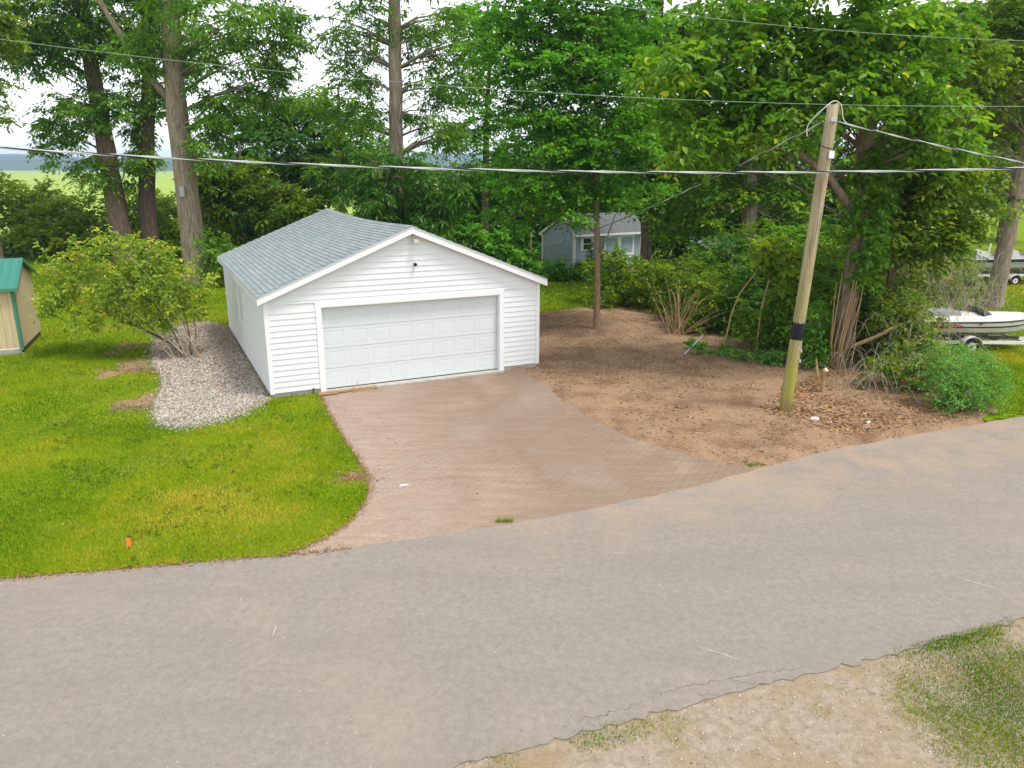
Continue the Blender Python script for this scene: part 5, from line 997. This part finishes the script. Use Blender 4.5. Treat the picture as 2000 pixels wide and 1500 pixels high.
def soil_pts(n, poly, bbox):
    Q = rng.uniform(bbox[0], bbox[1], (n, 2)); Q = Q[inside(Q[:, 0], Q[:, 1], poly)]
    i = np.clip(((Q[:, 0]+1.2)/.12).round().astype(int), 0, len(xs)-1); j = np.clip(((Q[:, 1]-13)/.12).round().astype(int), 0, len(ys)-1); return np.c_[Q, Zs[j, i]+.008]
P1 = soil_pts(9000, [(5.8, 17.0), (7.2, 15.3), (9.6, 16.2), (11.3, 17.3), (11.5, 19.5), (9, 20.5), (7.2, 19.2)], ((5.5, 15), (11.6, 20.6)))
P1 = P1[rng.random(len(P1)) < np.clip(vnoise(P1[:, 0], P1[:, 1], 1.5, 4)*1.5-.2, .05, 1)]
cards_obj('leaf_litter', 'drift of dry brown leaves right of the pole', P1, .085, .05, 'dry_leaf', 'leaves')
P2 = soil_pts(17000, soil_poly, ((-1, 13), (12, 32))); P2 = P2[rng.random(len(P2)) < np.clip(vnoise(P2[:, 0], P2[:, 1], .7, 8)*1.6-.35+(P2[:, 1]-17)*.04, .08, 1)]
cards_obj('soil_debris', 'scattered dry leaf bits and chips on the bare soil', P2, .07, .035, 'dry_leaf', 'debris')
tw_ = MB()
for q in soil_pts(420, soil_poly, ((.3, 15), (12, 31))):
    a = random.uniform(0, PI); L_ = random.uniform(.08, .35); d = Vector((math.cos(a), math.sin(a), random.uniform(-.03, .08)))*L_; p = Vector(q); tw_.tube([p-d*.5, p+Vector((random.gauss(0, .01), random.gauss(0, .01), .012)), p+d*.5], .006, 4, False)
tag(tw_.build('twig_litter', 'stem_tan'), 'scattered short dry twigs on the bare soil', 'twigs', kind='stuff')
P3 = soil_pts(500, soil_poly, ((-.5, 14), (11, 30))); pebbles('soil_stones', P3[:, :2], rng.uniform(.008, .026, len(P3)), None, 'pebble', P3[:, 2]-.004); bpy.data.objects['soil_stones']['label'] = 'small pale stones scattered over the bare soil'; bpy.data.objects['soil_stones']['category'] = 'stones'
Q = rng.uniform((-8, 4), (14, 18), (2600, 2)); Q = Q[inside(Q[:, 0], Q[:, 1], road_poly) | inside(Q[:, 0], Q[:, 1], drive_poly)]; Q = Q[rng.random(len(Q)) < .35]
pebbles('road_grit', Q, rng.uniform(.005, .012, len(Q)), None, 'pebble', .019); bpy.data.objects['road_grit']['label'] = 'loose grit scattered over road and driveway'; bpy.data.objects['road_grit']['category'] = 'grit'
Qv = rng.uniform((-2, 3.5), (9, 9), (16000, 2)); Qv = Qv[inside(Qv[:, 0], Qv[:, 1], verge_poly)]; Qv = Qv[rng.random(len(Qv)) < .35]
pebbles('verge_gravel', Qv, rng.uniform(.004, .016, len(Qv)), None, 'pebble', .003); bpy.data.objects['verge_gravel']['label'] = 'fine gravel mixed into the sandy verge'; bpy.data.objects['verge_gravel']['category'] = 'gravel'

P4 = soil_pts(5200, soil_poly, ((-.8, 13.5), (12, 31.5))); P4 = P4[rng.random(len(P4)) < np.clip(vnoise(P4[:, 0], P4[:, 1], .9, 61)*1.7-.3, .06, 1)]; pebbles('soil_clods', P4[:, :2], rng.uniform(.008, .034, len(P4))*rng.uniform(.5, 1.2, len(P4)), None, 'soil', P4[:, 2]-.006); bpy.data.objects['soil_clods']['label'] = 'crumbled clods lying on the bare soil'; bpy.data.objects['soil_clods']['category'] = 'clods'
k_ = rng.normal(0, .35, 700); i_ = rng.integers(0, len(DRIVE_R), 700); Q = np.array(DRIVE_R)[i_]+np.c_[k_-.25, rng.normal(0, .3, 700)-.15]; pebbles('spilled_soil', Q, rng.uniform(.004, .013, 700), None, 'soil', .014); bpy.data.objects['spilled_soil']['label'] = 'soil crumbs spilled onto the driveway edge'; bpy.data.objects['spilled_soil']['category'] = 'soil'
# ------------------------------------------------------------------ grass
def grass(name, label, poly, bbox, zones, z0, tint=0.0, holes=(), mask=None):
    Ps, Ls, Ws = [], [], []
    for (ymin, ymax, dens, L, W) in zones:
        y0, y1 = max(bbox[0][1], ymin), min(bbox[1][1], ymax)
        if y1 <= y0: continue
        n = int((bbox[1][0]-bbox[0][0])*(y1-y0)*dens); Q = rng.uniform((bbox[0][0], y0), (bbox[1][0], y1), (n, 2))
        k = inside(Q[:, 0], Q[:, 1], poly) & (np.abs(Q[:, 0])/np.maximum(Q[:, 1], 1) < 1.15)
        for h in holes: k &= ~inside(Q[:, 0], Q[:, 1], h)
        Q = Q[k]
        if mask is not None: Q = Q[rng.random(len(Q)) < mask(Q[:, 0], Q[:, 1])]
        Ps.append(Q); h_ = .75+.5*vnoise(Q[:, 0], Q[:, 1], 2.2, 6); Ls.append(L*h_*rng.uniform(.6, 1.3, len(Q))); Ws.append(np.full(len(Q), W))
    Q = np.concatenate(Ps); L = np.concatenate(Ls); W = np.concatenate(Ws); n = len(Q)
    a = rng.uniform(0, 2*PI, n); lean = rng.uniform(.15, .9, n); Dv = unit(np.stack([np.cos(a)*lean, np.sin(a)*lean, np.ones(n)], -1)); S = np.stack([-np.sin(a), np.cos(a), np.zeros(n)], -1); b = np.c_[Q, np.full(n, z0-.004)]
    V = np.stack([b-S*W[:, None]*.5, b+S*W[:, None]*.5, b+Dv*L[:, None]], 1)
    pt = .5*vnoise(Q[:, 0], Q[:, 1], .33, 11)+.3*vnoise(Q[:, 0], Q[:, 1], 1.1, 12)+.2*vnoise(Q[:, 0], Q[:, 1], 3.1, 13)
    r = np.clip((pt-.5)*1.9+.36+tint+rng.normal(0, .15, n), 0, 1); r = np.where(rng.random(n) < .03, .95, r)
    V[:, 2, :2] += rng.normal(0, .006, (n, 2)); return tag(link(name, fast_mesh(name, V.reshape(-1, 3), (np.arange(n)*3)[:, None]+np.array([[0, 1, 2]]), 'grass_blade', r)), label, 'grass', None, 'stuff')
ZN = ((0, 12, 2600, .058, .010), (12, 16, 1700, .06, .012), (16, 24, 800, .065, .017), (24, 34, 300, .075, .026), (34, 56, 90, .10, .05))
gc_ = np.mean(np.array(GRAVEL), 0); GRAVEL_IN = [tuple(gc_+(np.array(p)-gc_)*(.90+.09*vnoise(p[0], p[1], 1.3, 77))) for p in GRAVEL]
TANF = [(-15.06+a*math.cos(TY)-b*math.sin(TY), 22.6+a*math.sin(TY)+b*math.cos(TY)) for a, b in ((0, 0), (-2.6, 0), (-2.6, 2.7), (0, 2.7))]
bare = lambda x, y: 1-.93*np.exp(-(((x+9.2)/1.0)**2+((y-17.8)/1.2)**2))-.9*np.exp(-(((x+11.0)/1.1)**2+((y-20.6)/1.2)**2))-.9*np.exp(-(((x+2.95)/.35)**2+((y-13.0)/.35)**2))
grass('lawn_grass', 'mown bright green grass left of the driveway', lawn_poly, ((-32, 5), (-2.3, 56)), ZN, .026, 0, (GRAVEL_IN, FOOT, TANF), lambda x, y: np.clip(bare(x, y), 0, 1)*(.55+.45*vnoise(x, y, .9, 21)))
grass('back_grass', 'darker green grass between garage and grey shed', [(.4, 28.8), (1.5, 29.8), (2.6, 30.6), (4.2, 31.6), (6, 36), (3.5, 40.5), (-6, 41), (-4, 33)], ((-6, 28), (6, 42)), ZN, .03, -.12)  # blade tint shifted towards the darker green
grass('right_grass', 'bright grass round the boats and trailers', [(11.2, 16.8), (12.06, 17.0), (18, 19.4), (60, 34), (60, 70), (26, 70), (20, 50), (16, 30), (12.4, 22.5), (11.5, 18.8)], ((11, 16), (48, 62)), ZN, .014, .05, (), lambda x, y: np.clip((y-16.75-.41*(x-12))*3.0+.1, .05, 1))
def vmask(x, y): return np.clip(3.0*np.exp(-(((x-6.0)/1.3)**2+((y-6.6)/1.25)**2))-.75+.7*vnoise(x, y, 1.6, 30), 0, 1)+np.clip(vnoise(x, y, 2.4, 33)-.78, 0, .2)*1.6
grass('verge_grass', 'patchy green grass on the sandy verge', verge_poly, ((-2.2, 3.5), (9.5, 10)), ((0, 12, 8000, .038, .008),), .003, .10, (), vmask)
def edge_mask(x, y):
    d = edge_dist(x, y, ROAD_NEAR[::1]); return np.clip((.30-d)*5, 0, 1)*np.clip(vnoise(x, y, 1.1, 41)*2.4-.95, 0, 1)
grass('kerb_grass', 'thin green grass strip along the near road edge', verge_poly, ((0, 5.6), (10, 10)), ((0, 12, 5200, .05, .009),), .006, .12, (), edge_mask)
for x, y, lb in ((-.12, 11.2, 'small grass tuft in the joint between driveway and road'), (4.72, 13.62, 'small weed tuft at the driveway corner by the soil')):
    grass('grass_tuft', lb, [(x-.14, y-.06), (x+.14, y-.02), (x+.14, y+.08), (x-.14, y+.05)], ((x-.15, y-.1), (x+.15, y+.1)), ((0, 20, 4500, .10, .009),), .016)
for o_ in bpy.data.objects:
    if o_.name.startswith('grass_tuft'): o_['kind'] = ''; del o_['kind']
Q = rng.uniform((-20, 8), (-2.4, 26), (60000, 2)); Q = Q[inside(Q[:, 0], Q[:, 1], lawn_poly) & ~inside(Q[:, 0], Q[:, 1], GRAVEL) & ~inside(Q[:, 0], Q[:, 1], FOOT)]; Q = Q[rng.random(len(Q)) < np.clip((vnoise(Q[:, 0], Q[:, 1], 1.4, 70)*.6+vnoise(Q[:, 0], Q[:, 1], 4.5, 71)*.4-.58)*5, 0, .8)]
cards_obj('lawn_weeds', 'broad leaved weeds and clover clumps in the lawn', np.c_[Q, np.full(len(Q), .05)+rng.uniform(-.015, .02, len(Q))], .06, .045, 'leaf_weed', 'weeds', up_=.4)
# dry clippings along the lawn rim
Q = []
for (a, b) in list(zip(DRIVE_L, DRIVE_L[1:]))+[(p, q) for p, q in zip(ROAD_FAR, ROAD_FAR[1:]) if -9 < p[0] < -2.6]:
    k = int(220*math.hypot(b[0]-a[0], b[1]-a[1])); t_ = rng.random((k, 1)); Q.append(np.array(a)*(1-t_)+np.array(b)*t_+rng.normal(0, .045, (k, 2)))
Q = np.concatenate(Q); cards_obj('dry_clippings', 'dry straw clippings along the lawn rim', np.c_[Q, np.full(len(Q), .026)], .06, .012, 'dry_leaf', 'straw')
Q = np.concatenate([rng.normal((-2.95, 13.0), (.22, .2), (500, 2)), rng.normal((-9.2, 17.8), (.7, .8), (900, 2)), rng.normal((-11, 20.8), (.9, .9), (900, 2))])
cards_obj('dead_grass_patches', 'brown dead grass patches at the drive rim and pebble bed', np.c_[Q, np.full(len(Q), .03)], .07, .014, 'dry_leaf', 'straw')
Q = rng.uniform((-12.5, 17), (-7, 28.5), (5200, 2)); Q = Q[inside(Q[:, 0], Q[:, 1], GRAVEL) & ~inside(Q[:, 0], Q[:, 1], FOOT)]; Q = Q[rng.random(len(Q)) < np.clip((Q[:, 1]-17.5)*.16, .03, 1)*(.3+vnoise(Q[:, 0], Q[:, 1], 1.3, 50))]
cards_obj('bed_litter', 'dead leaves drifted over the back of the pebble bed', np.c_[Q, np.full(len(Q), .05)], .085, .045, 'dry_leaf', 'leaves')
# white clover heads
Q = rng.uniform((-8, 9.6), (-3, 15), (150, 2)); Q = Q[inside(Q[:, 0], Q[:, 1], lawn_poly)]; Q = Q[rng.random(len(Q)) < .35]
pebbles('clover_flowers', Q, np.full(len(Q), .009), None, 'litter_white', .05); o_ = bpy.data.objects['clover_flowers']; o_['label'] = 'tiny white clover heads dotted over the lawn'; o_['category'] = 'flowers'

# ------------------------------------------------------------------ air
hb = MB().box(-3900, 3900, -60, 3300, -3.5, 75).build('haze', 'hill_forest'); hb.data.materials.clear()
hm = bpy.data.materials.new('haze_air'); hm.use_nodes = True; hn = hm.node_tree.nodes; hn.clear()
pv = hn.new('ShaderNodeVolumePrincipled'); pv.inputs['Color'].default_value = (.58, .76, 1.0, 1); pv.inputs['Density'].default_value = .00032; pv.inputs['Anisotropy'].default_value = .2
ho = hn.new('ShaderNodeOutputMaterial'); hm.node_tree.links.new(pv.outputs[0], ho.inputs['Volume']); hb.data.materials.append(hm); hb['kind'] = 'stuff'; hb['label'] = 'thin pale haze filling the distance'; hb['category'] = 'haze'
